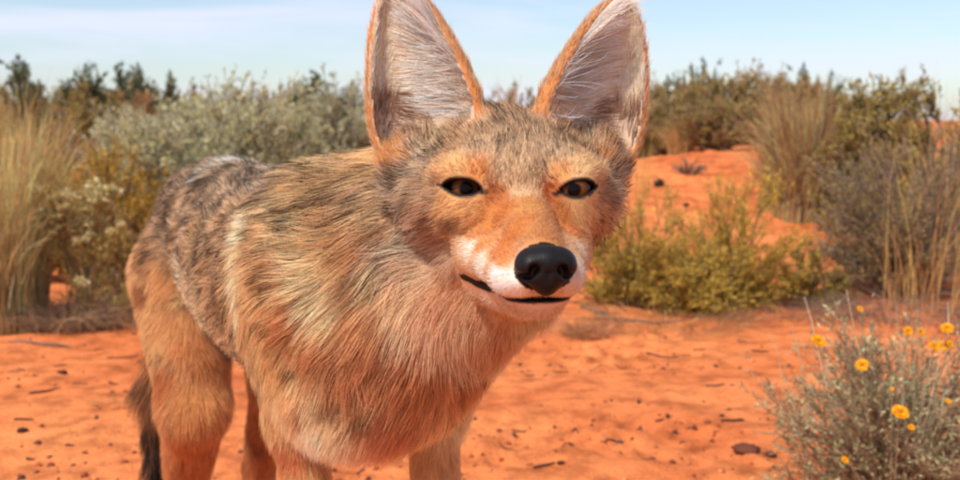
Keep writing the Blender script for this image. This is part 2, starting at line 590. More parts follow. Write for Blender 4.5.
def surface_nets(D, xs, ys, zs):
    ins = D < 0
    n = np.zeros(tuple(s - 1 for s in D.shape), np.int8)
    for i in (0, 1):
        for j in (0, 1):
            for k in (0, 1):
                n += ins[i:i + n.shape[0], j:j + n.shape[1], k:k + n.shape[2]]
    cell = np.argwhere((n > 0) & (n < 8))
    vid = np.full(n.shape, -1, np.int32)
    vid[tuple(cell.T)] = np.arange(len(cell))
    offs = np.array([(i, j, k) for i in (0, 1) for j in (0, 1) for k in (0, 1)])
    val = np.stack([D[tuple((cell + o).T)] for o in offs], 1)
    pos = np.stack([np.stack([xs[cell[:, 0] + o[0]], ys[cell[:, 1] + o[1]], zs[cell[:, 2] + o[2]]], -1) for o in offs], 1)
    acc, cnt = np.zeros((len(cell), 3)), np.zeros(len(cell))
    for a in range(8):
        for b in range(a + 1, 8):
            if np.abs(offs[a] - offs[b]).sum() != 1:
                continue
            va, vb = val[:, a], val[:, b]
            m = (va < 0) != (vb < 0)
            t = (va[m] / (va[m] - vb[m]))[:, None]
            acc[m] += pos[m, a] + t * (pos[m, b] - pos[m, a])
            cnt[m] += 1
    V = acc / cnt[:, None]
    faces = []
    for ax in range(3):
        a_ = [slice(None)] * 3; b_ = [slice(None)] * 3
        a_[ax] = slice(0, -1); b_[ax] = slice(1, None)
        m = ins[tuple(a_)] != ins[tuple(b_)]
        e = np.argwhere(m)
        u, v = [(1, 2), (2, 0), (0, 1)][ax]
        ok = (e[:, u] > 0) & (e[:, v] > 0) & (e[:, u] < D.shape[u] - 1) & (e[:, v] < D.shape[v] - 1)
        e = e[ok]
        q = []
        for du, dv in ((-1, -1), (0, -1), (0, 0), (-1, 0)):
            c = e.copy(); c[:, u] += du; c[:, v] += dv
            q.append(vid[tuple(c.T)])
        q = np.stack(q, 1)
        flip = ~ins[tuple(e.T)]
        q[flip] = q[flip][:, ::-1]
        faces.append(q)
    return V, np.concatenate(faces)


def smooth_verts(V, F, it=1, lam=0.5):
    for _ in range(it):
        acc, cnt = np.zeros_like(V), np.zeros(len(V))
        for a, b in ((0, 1), (1, 2), (2, 3), (3, 0)):
            for c, d in ((a, b), (b, a)):
                np.add.at(acc, F[:, c], V[F[:, d]])
                np.add.at(cnt, F[:, c], 1)
        V = V + lam * (acc / np.maximum(cnt, 1)[:, None] - V)
    return V


def prim_blend(P):
    """for points near the surface: comb direction, fur length, colour, grizzle from the nearby shapes"""
    X, Y, Z = P[:, 0], P[:, 1], P[:, 2]
    wsum = np.zeros(len(P))
    comb, col = np.zeros((len(P), 3)), np.zeros((len(P), 3))
    fl, gr = np.zeros(len(P)), np.zeros(len(P))
    for p in PRIMS:
        sc = 0.004 if p['flen'] < 0.013 else (0.006 if p['flen'] < 0.0175 or p.get('t') == 'ear' else 0.013)
        w = np.exp(-np.maximum(prim_d(p, X, Y, Z), -0.004) / sc)
        wsum += w
        comb += w[:, None] * p['comb']
        col += w[:, None] * p['col']
        fl += w * p['flen']
        gr += w * p['griz']
    return comb / wsum[:, None], fl / wsum, col / wsum[:, None], gr / wsum


# markings seen on the coat, plus painted shade in the shoulder notches: (pixel x, y, radius, colour, share of dark-tipped hairs)
MARKS = [
    # face
    (510, 125, 22, (188, 150, 116), .5), (450, 122, 18, (208, 176, 142), .35), (572, 128, 18, (206, 176, 144), .4),
    (420, 168, 16, (188, 164, 138), .45), (400, 200, 16, (186, 162, 138), .42), (402, 232, 16, (204, 172, 140), .25), (386, 190, 10, (190, 156, 120), .3), (384, 220, 10, (196, 156, 114), .25),
    (520, 165, 18, (204, 168, 130), .35), (495, 148, 16, (198, 164, 130), .45), (545, 150, 16, (200, 166, 132), .45),
    (455, 166, 9, (214, 166, 112), .1), (478, 168, 8, (205, 140, 82), .1), (582, 167, 9, (216, 172, 124), .1), (560, 170, 7, (206, 148, 92), .1),
    (432, 195, 8, (190, 155, 120), .25), (446, 208, 8, (214, 164, 108), .05), (470, 212, 9, (210, 156, 100), .05), (585, 213, 9, (212, 164, 112), .05),
    (448, 222, 6, (138, 96, 62), .1), (462, 224, 6, (160, 112, 70), .1), (598, 222, 5, (165, 120, 85), .2),
    (475, 230, 7, (190, 126, 74), .05), (502, 250, 7, (200, 124, 62), .0), (520, 222, 8, (194, 122, 62), .0), (504, 212, 8, (190, 116, 58), .0), (562, 214, 6, (196, 126, 68), .0), (568, 226, 6, (196, 124, 66), .0), (498, 197, 7, (184, 112, 62), .0), (553, 192, 6, (188, 108, 58), .0), (490, 222, 13, (192, 122, 64), .05), (510, 238, 11, (192, 116, 56), .0), (488, 242, 8, (204, 142, 86), .0),
    (535, 205, 12, (198, 136, 78), .05), (545, 232, 10, (186, 122, 68), .0), (570, 232, 7, (200, 128, 72), .0), (505, 258, 7, (206, 134, 76), .0),
    (469, 251, 6, (234, 210, 188), .0), (462, 246, 5, (220, 188, 158), .0), (452, 258, 10, (208, 176, 150), .1), (438, 240, 12, (190, 156, 130), .2),
    (480, 266, 7, (234, 210, 192), .0), (497, 280, 8, (248, 232, 218), .0), (512, 288, 8, (248, 232, 216), .0), (490, 302, 7, (230, 200, 176), .0), (583, 272, 7, (232, 200, 176), .0),
    (582, 250, 5, (228, 196, 170), .0), (540, 308, 10, (226, 192, 166), .0), (505, 305, 8, (222, 186, 158), .0),
    (615, 200, 9, (178, 154, 134), .5), (608, 228, 8, (190, 164, 142), .35), (592, 246, 6, (214, 186, 160), .1), (622, 170, 9, (170, 140, 116), .4),
    (430, 226, 9, (202, 174, 148), .3), (412, 214, 9, (188, 164, 142), .4), (425, 250, 10, (206, 174, 146), .12), (446, 248, 7, (216, 184, 156), .05), (438, 230, 8, (198, 162, 130), .15), (410, 246, 10, (198, 168, 142), .2), (432, 272, 9, (218, 180, 148), .0), (425, 215, 10, (186, 152, 122), .3), (420, 262, 14, (214, 172, 138), .1),
    # ears
    (386, 158, 8, (228, 158, 88), .0), (397, 140, 8, (226, 156, 88), .0), (403, 158, 6, (220, 158, 98), .0), (628, 148, 7, (228, 162, 96), .0), (621, 140, 6, (226, 160, 96), .0), (633, 158, 6, (220, 156, 96), .0),
    (390, 148, 10, (222, 150, 78), .0), (398, 130, 10, (206, 150, 96), .0), (625, 132, 9, (226, 158, 92), .0), (478, 96, 10, (206, 128, 66), .05), (545, 98, 9, (210, 134, 72), .05),
    (440, 112, 9, (206, 176, 142), .15), (590, 118, 9, (206, 176, 144), .15),
    # throat and chest
    (450, 290, 16, (212, 158, 118), .0), (480, 325, 18, (216, 170, 132), .0), (440, 325, 18, (212, 168, 134), .0), (410, 300, 14, (222, 182, 144), .05),
    (500, 345, 14, (206, 160, 124), .0), (420, 372, 16, (188, 126, 78), .1), (470, 380, 12, (190, 132, 88), .05), (400, 420, 18, (196, 140, 98), .05), (452, 420, 14, (224, 192, 152), .0),
    (350, 365, 14, (186, 124, 78), .1), (380, 345, 12, (176, 112, 68), .1),
    (318, 438, 16, (232, 202, 174), .0), (352, 450, 18, (226, 190, 160), .0), (385, 440, 14, (204, 152, 116), .0),
    # shoulder and neck
    (282, 362, 14, (212, 164, 110), .1), (300, 400, 12, (208, 160, 112), .05), (325, 345, 12, (184, 122, 74), .1), (333, 388, 6, (120, 84, 58), .2), (308, 402, 5, (130, 94, 66), .2), (369, 398, 6, (124, 84, 58), .2),  # last three dark spots paint shade into the folds between shoulder and chest
    (325, 175, 14, (196, 156, 110), .5), (352, 210, 14, (194, 150, 102), .42), (300, 205, 9, (196, 160, 116), .5), (345, 180, 9, (190, 148, 102), .5), (292, 185, 12, (160, 132, 106), .65), (340, 290, 13, (226, 188, 146), .14), (318, 270, 10, (218, 180, 138), .2),
    (308, 235, 13, (206, 170, 124), .42), (376, 235, 12, (186, 128, 76), .15), (362, 282, 9, (146, 98, 60), .1), (375, 310, 12, (196, 140, 90), .1), (392, 285, 9, (220, 180, 136), .1),
    (280, 265, 12, (196, 146, 96), .35), (275, 310, 12, (204, 154, 102), .25), (300, 320, 10, (180, 118, 70), .1), (285, 210, 10, (188, 158, 124), .55), (272, 240, 8, (190, 146, 100), .35), (330, 158, 8, (176, 154, 132), .6), (352, 156, 8, (180, 154, 126), .6), (368, 168, 8, (186, 154, 120), .5),
    (258, 228, 11, (240, 216, 180), .05), (250, 255, 9, (236, 208, 170), .05), (246, 282, 10, (228, 200, 164), .1), (264, 192, 9, (206, 180, 150), .4), (240, 325, 10, (200, 168, 132), .15), (252, 360, 10, (208, 170, 126), .1),
    # saddle and flank
    (234, 250, 7, (136, 110, 92), .65), (227, 300, 9, (166, 126, 94), .32), (245, 195, 7, (150, 132, 120), .75), (222, 340, 9, (150, 114, 88), .3),
    (210, 178, 10, (206, 190, 172), .66), (190, 200, 10, (202, 164, 124), .5), (163, 215, 9, (180, 152, 128), .68), (200, 238, 12, (200, 156, 108), .36), (180, 242, 10, (190, 146, 100), .36), (215, 270, 10, (196, 152, 108), .32),
    (285, 164, 9, (190, 172, 156), .68), (240, 167, 10, (206, 190, 174), .68), (305, 160, 8, (180, 160, 142), .66), (225, 205, 9, (190, 156, 122), .5), (300, 178, 9, (190, 160, 126), .58), (270, 178, 9, (196, 172, 144), .6),
    # rump, leg, tail
    (150, 250, 8, (166, 122, 86), .4), (144, 290, 6, (160, 108, 68), .25), (168, 280, 10, (214, 162, 106), .1), (176, 322, 11, (214, 162, 106), .05), (190, 262, 7, (136, 94, 66), .3),
    (196, 292, 7, (200, 170, 138), .15), (192, 345, 10, (200, 142, 86), .05), (210, 365, 10, (180, 118, 66), .05), (200, 400, 12, (210, 152, 90), .0), (186, 450, 14, (200, 136, 80), .0), (165, 380, 9, (180, 112, 60), .0),
    (148, 385, 8, (150, 96, 56), .3), (146, 425, 9, (84, 58, 42), .4), (152, 465, 12, (24, 20, 19), .1),
    (252, 440, 10, (160, 104, 68), .05), (285, 455, 10, (192, 124, 76), .05), (215, 330, 8, (156, 110, 78), .2),
]
FUR_GAIN = 1.30


def build_coyote():
    root = empty('coyote', (float(BP(0.5, 0, 0)[0]), float(BP(0.5, 0, 0)[1]), 0.0),
                 'tawny grey coyote with big upright ears standing close and facing the camera', 'coyote')
    r0 = np.array(root.location)
    D, xs, ys, zs = build_field()
    V, F = surface_nets(D, xs, ys, zs)
    V = smooth_verts(V, F, 1, 0.4)
    bvh = BVHTree.FromPolygons([Vector(v) for v in V], F.tolist())

    # markings -> points on the coat
    mp, ms, mc, mg = [], [], [], []
    for x, y, r, c, g in MARKS:
        d = Vector(W(x, y, 1.0) - CAM).normalized()
        h = bvh.ray_cast(Vector(CAM), d)
        if h[0] is None:
            h = bvh.find_nearest(Vector(W(x, y, 0.62 if x > 360 else (1.31 if x < 160 and y > 370 else 1.0))))
        dep = (np.array(h[0]) - CAM) @ CF
        mp.append(np.array(h[0])); ms.append(r * dep / FPX); mc.append(S(*c)); mg.append(g)
    mp, ms, mc, mg = np.array(mp), np.array(ms), np.array(mc), np.array(mg)

    def coat(P, col, gr):
        """blend the markings over the general coat colour"""
        ws = np.full(len(P), 0.012)
        c, g = col * ws[:, None], gr * ws
        for i in range(len(mp)):
            w = np.exp(-((P - mp[i]) ** 2).sum(1) / (2 * (ms[i] * 0.68) ** 2)) * (0.012 / ms[i]) ** 0.7
            ws += w
            c += w[:, None] * mc[i]
            g += w * mg[i]
        return c / ws[:, None], g / ws

    # dark lip showing at the corner of the mouth, mirrored on the far side
    lip_pts = []
    for x, y, r in ((459, 274.5, 1.2), (466, 278, 5.0), (475, 282.5, 6.0), (485, 287.5, 5.0), (494, 292, 1.2)):
        h = bvh.ray_cast(Vector(CAM), Vector(W(x, y, 1.0) - CAM).normalized())
        q = np.array(h[0])
        f, r_, u = head_co(q[None])
        lip_pts.append((q, HD(float(f[0]), -float(r_[0]), float(u[0])), r * ((q - CAM) @ CF) / FPX))

    def lip_d(P):
        d = np.full(len(P), 1.0)
        for k in (0, 1):
            for a, b in zip(lip_pts[:-1], lip_pts[1:]):
                ba = b[k] - a[k]
                t = np.clip(((P - a[k]) @ ba) / (ba @ ba), 0, 1)
                d = np.minimum(d, np.linalg.norm(P - a[k] - t[:, None] * ba, axis=1) - (a[2] + (b[2] - a[2]) * t))
        return d

    def bare(P):
        """1 where skin shows: eyelid rims, nose pad, lips"""
        b = np.zeros(len(P))
        for e in EYES:
            o, x, y, z = eye_open(e, P[:, 0], P[:, 1], P[:, 2])
            r = np.sqrt(((P - e['c']) ** 2).sum(1))
            rim = sstep(0.0032, 0.0012, o) * (r < 0.020)
            tear = np.exp(-(((x + 0.0120) / 0.0034) ** 2 + ((y + 0.0014) / 0.0016) ** 2)) * (z > 0) * (r < 0.024)
            out = np.exp(-(((x - 0.0135) / 0.0028) ** 2 + ((y - 0.0004) / 0.0011) ** 2)) * (z > 0) * (r < 0.024)
            b = np.maximum(b, np.maximum(rim, np.maximum(sstep(0.25, 0.6, tear), sstep(0.25, 0.6, out))))
        f, r, u = head_co(P)
        um = mouth_u(f, r)
        th = np.interp(f, [20, 28, 40, 52, 59, 66, 80], [0.2, 3.6, 4.4, 3.2, 0.3, 0.6, 1.9])
        lip = sstep(th + 1.2, th, np.abs(u - um + 0.6)) * (f > 55) * (f < 100) * (np.abs(r) < 45)
        lip = np.maximum(lip, sstep(0.0006, -0.0002, lip_d(P)))
        nz = ((f - 86) / 11) ** 2 + (r / 14.0) ** 2 + ((u + 40) / 11.5) ** 2 < 1.15
        return np.maximum(np.maximum(b, lip), nz * 1.0)

    comb, fl, col, gr = prim_blend(V)
    col, gr = coat(V, col, gr)
    bv = bare(V)[:, None]
    skin = col * FUR_GAIN * 0.7
    for e in EARS:                                     # inside of the ears: dark mauve skin
        a, s, n = ear_local(e, V[:, 0], V[:, 1], V[:, 2])
        w = np.interp(a, EAR_A, EAR_W)
        inside = ((np.abs(s) < w * 0.9) & (a > 0.02) & (a < 0.97) & (((s / (w - 0.003)) ** 2 + (n / (w * 0.45 - 0.001)) ** 2) < 1.05))[:, None]
        skin = np.where(inside, S(212, 184, 158) * 0.85, skin)
    skin = skin * (1 - bv) + S(34, 26, 26) * bv
    me = make_mesh('body', V - r0, F, skin, True)
    m, n, l = mat_new('coyote skin')
    b = n['Principled BSDF']
    a = n.new('ShaderNodeAttribute'); a.attribute_name = 'col'
    no = n.new('ShaderNodeTexNoise'); no.inputs['Scale'].default_value = 900; no.inputs['Detail'].default_value = 3
    bp = n.new('ShaderNodeBump'); bp.inputs['Strength'].default_value = 0.4; bp.inputs['Distance'].default_value = 0.001
    tc = n.new('ShaderNodeTexCoord')
    l.new(tc.outputs['Object'], no.inputs['Vector']); l.new(no.outputs['Fac'], bp.inputs['Height']); l.new(bp.outputs['Normal'], b.inputs['Normal'])
    l.new(a.outputs['Color'], b.inputs['Base Color'])
    b.inputs['Roughness'].default_value = 0.75
    b.inputs['Specular IOR Level'].default_value = 0.12
    obj('body', me, m, root)

    # ---------------------------------------------------------------- fur
    tri = np.concatenate([F[:, [0, 1, 2]], F[:, [0, 2, 3]]])
    A_, B_, C_ = V[tri[:, 0]], V[tri[:, 1]], V[tri[:, 2]]
    nn = np.cross(B_ - A_, C_ - A_)
    area = np.linalg.norm(nn, axis=1) / 2
    # smooth vertex normals
    vn = np.zeros_like(V)
    for k in range(3):
        np.add.at(vn, tri[:, k], nn)
    vn = unit(vn)
    cen = (A_ + B_ + C_) / 3
    fl_t = fl[tri].mean(1)
    dens = 3.4e5 + 1.6e6 * np.exp(-fl_t / 0.0085)
    dens *= 1.0 - sstep(0.25, 0.10, cen[:, 2]) * 0.6          # fewer hairs low on the legs
    low = cen[:, 2] < 0.03
    dens[low] *= 0.4
    cnt = rng.poisson(area * dens)
    ti = np.repeat(np.arange(len(tri)), cnt)
    u, v = rng.random(len(ti)), rng.random(len(ti))
    sw = u + v > 1
    u[sw], v[sw] = 1 - u[sw], 1 - v[sw]
    P = A_[ti] + u[:, None] * (B_ - A_)[ti] + v[:, None] * (C_ - A_)[ti]
    N = unit(vn[tri[ti, 0]] * (1 - u - v)[:, None] + vn[tri[ti, 1]] * u[:, None] + vn[tri[ti, 2]] * v[:, None])
    keep = bare(P) < 0.35
    for e in EYES:                                           # nothing inside the eye openings
        o, x, y, z = eye_open(e, P[:, 0], P[:, 1], P[:, 2])
        keep &= ~((o < 0.0022) & (np.abs(x) < 0.018) & (np.linalg.norm(P - e['c'], axis=1) < 0.018))
    P, N = P[keep], N[keep]
    comb, fl_, col, gr = prim_blend(P)
    col, gr = coat(P, col, gr)
    lift = np.interp(fl_, [0.004, 0.008, 0.016, 0.03, 0.05], [0.45, 0.50, 0.58, 0.55, 0.58])
    thick = np.interp(fl_, [0.004, 0.008, 0.016, 0.03, 0.05], [0.000070, 0.00008, 0.00010, 0.00011, 0.00012])
    # face: hair runs back from the nose and out around the eyes
    f, r, uu = head_co(P)
    onhead = (f > -40) & (np.abs(r) < 90) & (uu > -75) & (uu < 60)
    for e in EYES:
        q = P - e['c']
        dd = np.linalg.norm(q, axis=1)
        w = np.exp(-(dd / 0.022) ** 2)[:, None] * 1.2
        fl_ = fl_ * (1 - 0.45 * np.exp(-(dd / 0.016) ** 2))
        comb = comb + w * unit(q - (q @ e['axis'])[:, None] * e['axis'])
    fl_ = fl_ * (0.22 + 0.78 * sstep(0.0, 0.010, lip_d(P)))
    fl_ = fl_ * np.where((f > 64) & (np.abs(r) < 30), 0.60 + 0.40 * sstep(2.0, 7.0, np.abs(uu - mouth_u(f, r))), 1.0)
    # ears: outside follows the ear; inside long pale hairs sweep across the cup from the inner edge
    inner = np.zeros(len(P), bool)
    for e in EARS:
        a, s, n_ = ear_local(e, P[:, 0], P[:, 1], P[:, 2])
        w = np.interp(a, EAR_A, EAR_W)
        el = ((s / (w - 0.0015)) ** 2 + (n_ / (w * 0.45 + 0.0005)) ** 2)
        near = (a > -0.05) & (a < 1.03) & (np.abs(s) < w + 0.006) & (np.abs(n_) < w)
        ins = near & (el < 0.98) & ((N @ e['N']) > -0.2) & (a > 0.05)
        sn = s / np.maximum(w, 0.004)                       # -1 inner edge .. +1 outer edge
        med = sstep(0.45, -0.75, sn)
        cmb = e['Sv'] * 0.9 + e['A'] * 0.45 + e['N'] * 0.15
        cmb2 = e['A'] * 0.9 - e['Sv'] * 0.5
        cc = np.where((sn > 0.55)[:, None], cmb2, cmb)
        comb[ins] = cc[ins]
        fl_[ins] = (0.012 + 0.024 * med * sstep(1.0, 0.75, a) * sstep(-0.1, 0.15, a))[ins]
        thick[ins] = 0.00011
        pale = S(255, 240, 216) * (0.75 + 0.5 * rng.random((len(P), 1)))
        dark = S(206, 172, 144)
        mixw = np.clip(0.6 + 0.6 * med, 0, 1)[:, None] * (rng.random((len(P), 1)) < 0.8)
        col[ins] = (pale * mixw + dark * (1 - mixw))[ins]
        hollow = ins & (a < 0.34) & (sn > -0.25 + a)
        col[hollow] = S(150, 116, 94)  # browner hair paints the shade deep in the ear base
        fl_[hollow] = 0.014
        gr[ins] = 0.04
        rim = near & ~ins & ((el > 0.98) & (n_ > -0.004))
        pr = (rng.random((rim.sum(), 1)) < 0.35) * 1.0
        col[rim] = (S(210, 148, 92) * (1 - pr) + S(226, 196, 160) * pr) * (0.75 + 0.4 * rng.random((rim.sum(), 1)))
        gr[rim] = 0.0
        fl_[rim] = 0.004 + 0.006 * rng.random(rim.sum()) ** 2
        back = near & ~ins & ~rim & (a > 0.1)
        col[back] = S(186, 122, 76)
        inner |= ins
        lift[ins] = 0.20
        drop = ins & (rng.random(len(P)) < 0.4)
        fl_[drop] *= 0.5
    fl_ = fl_ * (0.72 + 0.5 * rng.random(len(P)))
    n_h = len(P)
    comb = comb + rng.normal(0, 0.10, (n_h, 3))
    # soft wandering of the coat
    wob = np.stack([fbm(P[:, 0] * 28 + 5 * k, P[:, 2] * 28 + P[:, 1] * 17, 2, 40 + k) for k in range(3)], 1)
    longf = sstep(0.012, 0.035, fl_)[:, None]
    comb = comb + wob * 1.5 * longf + wob * 0.5
    T = unit(comb - (comb * N).sum(1)[:, None] * N)
    K = 6
    s_ = np.linspace(0, 1, K)
    pts = np.zeros((n_h, K, 3))
    pts[:, 0] = P - N * 0.0006
    seg = fl_ / (K - 1)
    bend = rng.normal(0, 0.10, (n_h, 3))
    for k in range(1, K):
        lk = lift * (1.25 - 0.95 * s_[k])
        d = T + N * lk[:, None] + bend * s_[k] + np.array([0, 0, -0.12]) * s_[k] * longf
        pts[:, k] = pts[:, k - 1] + unit(d) * seg[:, None]
    # clumps
    ng = max(1, n_h // 16)
    gi = rng.choice(n_h, ng, replace=False)
    kd = KDTree(ng)
    for i, g in enumerate(gi):
        kd.insert(Vector(P[g]), i)
    kd.balance()
    near_g = gi[np.array([kd.find(p)[1] for p in P])]
    cl = (0.42 * longf[:, 0] + 0.22) * (0.55 + 0.45 * rng.random(n_h))
    cl[inner] = 0.4
    ratio = np.clip(fl_ / fl_[near_g], 0.5, 1.6)
    for k in range(1, K):
        tgt = P[near_g] + (pts[near_g, k] - P[near_g]) * ratio[:, None] + (P - P[near_g]) * 0.15
        pts[:, k] += (tgt - pts[:, k]) * (cl * s_[k] ** 1.2)[:, None]
    ok = np.ones(n_h, bool)                                  # trim hairs that would cross an eye
    for e in EYES:
        for k in range(1, K):
            o, x, y, z = eye_open(e, pts[:, k, 0], pts[:, k, 1], pts[:, k, 2])
            ok &= ~((o < 0.0008) & (np.abs(x) < 0.016) & (z < 0.022))
    pts, P, col, gr, fl_, thick, longf = pts[ok], P[ok], col[ok], gr[ok], fl_[ok], thick[ok], longf[ok]
    tone = rng.random(n_h)[near_g][ok]
    n_h = len(P)
    # colours along each hair: paler band, dark tip on guard hairs
    cvar = (0.80 + 0.42 * rng.random((n_h, 1))) * (0.82 + 0.36 * tone[:, None])
    lum = (col * np.array([0.3, 0.6, 0.1])).sum(1, keepdims=True)
    base = np.minimum((col * 0.88 + lum * 0.12) * np.array([0.99, 1.0, 0.98]) * cvar * FUR_GAIN, 0.85)
    cell = np.floor(P / np.where(fl_ < 0.014, 0.0024, np.where(gr > 0.55, 0.0085, 0.0055))[:, None]).astype(np.int64)
    hsh = (cell[:, 0] * 73856093) ^ (cell[:, 1] * 19349663) ^ (cell[:, 2] * 83492791)
    crnd = ((hsh * 2654435761) % 1000003) / 1000003.0
    crnd2 = ((hsh * 40503 + 977) % 999983) / 999983.0
    guard = (0.85 * crnd + 0.15 * rng.random(n_h)) < gr * np.where(fl_ < 0.014, 0.70, 0.80)
    soft = 0.25 + 0.75 * sstep(0.03, 0.20, gr)               # plain pale fur lies finer and more even than grizzled fur
    amp = (0.44 + 0.36 * longf[:, 0]) * soft
    onface = (head_co(P)[0] > -75) & (fl_ < 0.02)
    base = np.minimum(base * (1 - amp / 2 + amp * crnd2)[:, None] * np.where(onface, 0.86, 1.0)[:, None], 0.88)
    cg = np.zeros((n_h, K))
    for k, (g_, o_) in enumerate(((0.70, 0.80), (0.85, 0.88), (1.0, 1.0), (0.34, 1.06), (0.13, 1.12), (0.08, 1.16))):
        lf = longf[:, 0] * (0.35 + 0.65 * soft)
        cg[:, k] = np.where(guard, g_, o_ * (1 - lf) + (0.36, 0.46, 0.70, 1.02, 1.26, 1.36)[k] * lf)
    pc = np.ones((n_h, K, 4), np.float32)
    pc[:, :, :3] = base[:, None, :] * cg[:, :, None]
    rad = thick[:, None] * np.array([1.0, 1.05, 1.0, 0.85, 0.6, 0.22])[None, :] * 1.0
    rad = np.where(guard[:, None], thick[:, None] * np.array([1.0, 1.1, 1.25, 1.3, 1.1, 0.45])[None, :], rad)
    hc = bpy.data.hair_curves.new('fur')
    hc.add_curves([K] * n_h)
    hc.attributes['position'].data.foreach_set('vector', (pts.reshape(-1, 3) - r0).astype(np.float32).ravel())
    ra = hc.attributes.get('radius') or hc.attributes.new('radius', 'FLOAT', 'POINT')
    ra.data.foreach_set('value', rad.astype(np.float32).ravel())
    ca = hc.attributes.new('hair_col', 'FLOAT_COLOR', 'POINT')
    ca.data.foreach_set('color', pc.ravel())
    m, n, l = mat_new('coyote fur')
    a = n.new('ShaderNodeAttribute'); a.attribute_name = 'hair_col'
    b = n['Principled BSDF']
    b.inputs['Roughness'].default_value = 0.55
    b.inputs['Specular IOR Level'].default_value = 0.2
    tr = n.new('ShaderNodeBsdfTranslucent')
    mx = n.new('ShaderNodeMixShader'); mx.inputs['Fac'].default_value = 0.35
    l.new(a.outputs['Color'], b.inputs['Base Color'])
    l.new(a.outputs['Color'], tr.inputs['Color'])
    l.new(b.outputs['BSDF'], mx.inputs[1]); l.new(tr.outputs['BSDF'], mx.inputs[2])
    l.new(mx.outputs['Shader'], n['Material Output'].inputs['Surface'])
    hc.materials.append(m)
    fo = bpy.data.objects.new('fur', hc)
    COL.objects.link(fo)
    fo.parent = root
    tag(fo, 'grizzled tan, rust and grey coat', None, None, 'stuff')
    print('fur strands', n_h, 'body verts', len(V))

    # ---------------------------------------------------------------- eyes
    m, n, l = mat_new('coyote eye')
    b = n['Principled BSDF']
    tc = n.new('ShaderNodeTexCoord')
    sx = n.new('ShaderNodeSeparateXYZ')
    l.new(tc.outputs['Object'], sx.inputs['Vector'])
    def math_(op, a_, b_=None):
        q = n.new('ShaderNodeMath'); q.operation = op
        for i, v_ in enumerate((a_, b_)):
            if v_ is None:
                continue
            if isinstance(v_, (int, float)):
                q.inputs[i].default_value = v_
            else:
                l.new(v_, q.inputs[i])
        return q.outputs[0]
    rr = math_('SQRT', math_('ADD', math_('MULTIPLY', sx.outputs['X'], sx.outputs['X']), math_('MULTIPLY', sx.outputs['Y'], sx.outputs['Y'])))
    rs = math_('DIVIDE', rr, 0.0115)
    cr = n.new('ShaderNodeValToRGB')
    els = cr.color_ramp.elements
    els[0].position, els[0].color = 0.29, (0.004, 0.003, 0.003, 1)
    els[1].position, els[1].color = 0.36, (*S(84, 48, 23), 1)
    for p_, c_ in ((0.46, S(116, 68, 32)), (0.68, S(80, 46, 24)), (0.76, S(14, 10, 9)), (0.86, S(20, 15, 14))):
        q = els.new(p_); q.color = (*c_, 1)
    l.new(rs, cr.inputs['Fac'])
    no = n.new('ShaderNodeTexNoise'); no.inputs['Scale'].default_value = 700
    l.new(tc.outputs['Object'], no.inputs['Vector'])
    mr = n.new('ShaderNodeMapRange'); mr.inputs['To Min'].default_value = 0.6; mr.inputs['To Max'].default_value = 1.4
    l.new(no.outputs['Fac'], mr.inputs['Value'])
    sc_ = n.new('ShaderNodeVectorMath'); sc_.operation = 'SCALE'
    l.new(cr.outputs['Color'], sc_.inputs[0]); l.new(mr.outputs['Result'], sc_.inputs['Scale'])
    l.new(sc_.outputs['Vector'], b.inputs['Base Color'])
    b.inputs['Roughness'].default_value = 0.06
    b.inputs['Specular IOR Level'].default_value = 0.13
    nl, nc = 32, 48
    th_ = np.linspace(0, math.pi, nl)[:, None]
    ph = np.linspace(0, 2 * math.pi, nc, endpoint=False)[None, :]
    ev = np.stack([np.sin(th_) * np.cos(ph), np.sin(th_) * np.sin(ph), np.cos(th_) * np.ones_like(ph)], -1).reshape(-1, 3)
    bulge = 1 + 0.045 * np.exp(-((ev[:, :2] ** 2).sum(1) / 0.25)) * (ev[:, 2] > 0)
    ev = ev * bulge[:, None] * 0.0113
    ii = np.arange(nl * nc).reshape(nl, nc)
    ef = np.stack([ii[:-1], ii[1:], np.roll(ii, -1, 1)[1:], np.roll(ii, -1, 1)[:-1]], -1).reshape(-1, 4)
    eme = make_mesh('eye', ev, ef, None, True)
    for e in EYES:
        o = obj('eye', eme, m, root)
        z = unit(CAM + np.array([0.03, 0, -0.02]) - e['c'])
        z = unit(z * 0.8 + e['axis'] * 0.2)
        x = unit(np.cross(UPZ, z))
        y = np.cross(z, x)
        R = Matrix((x, y, z)).transposed().to_4x4()
        o.matrix_local = Matrix.Translation(Vector(e['c'] - r0)) @ R

    # ---------------------------------------------------------------- nose pad
    g = 0.0008
    fx, rx, ux = np.arange(-0.016, 0.0185, g), np.arange(-0.0195, 0.0200, g), np.arange(-0.021, 0.0175, g)
    f_, r_, u_ = fx[:, None, None], rx[None, :, None], ux[None, None, :]
    def el3(c, rad):
        q = [(f_ - c[0]) / rad[0], (r_ - c[1]) / rad[1], (u_ - c[2]) / rad[2]]
        k0 = np.sqrt(q[0] ** 2 + q[1] ** 2 + q[2] ** 2)
        k1 = np.sqrt((q[0] / rad[0]) ** 2 + (q[1] / rad[1]) ** 2 + (q[2] / rad[2]) ** 2)
        return k0 * (k0 - 1) / np.maximum(k1, 1e-6)
    d = el3((0, 0, 0.0025), (0.0120, 0.0125, 0.0085))
    for s in (-1, 1):
        d = smin(d, el3((0.000, 0.0085 * s, 0.0005), (0.0115, 0.0066, 0.0078)), 0.004)
    d = smin(d, el3((0.0005, 0, -0.0060), (0.0098, 0.0068, 0.0080)), 0.006)
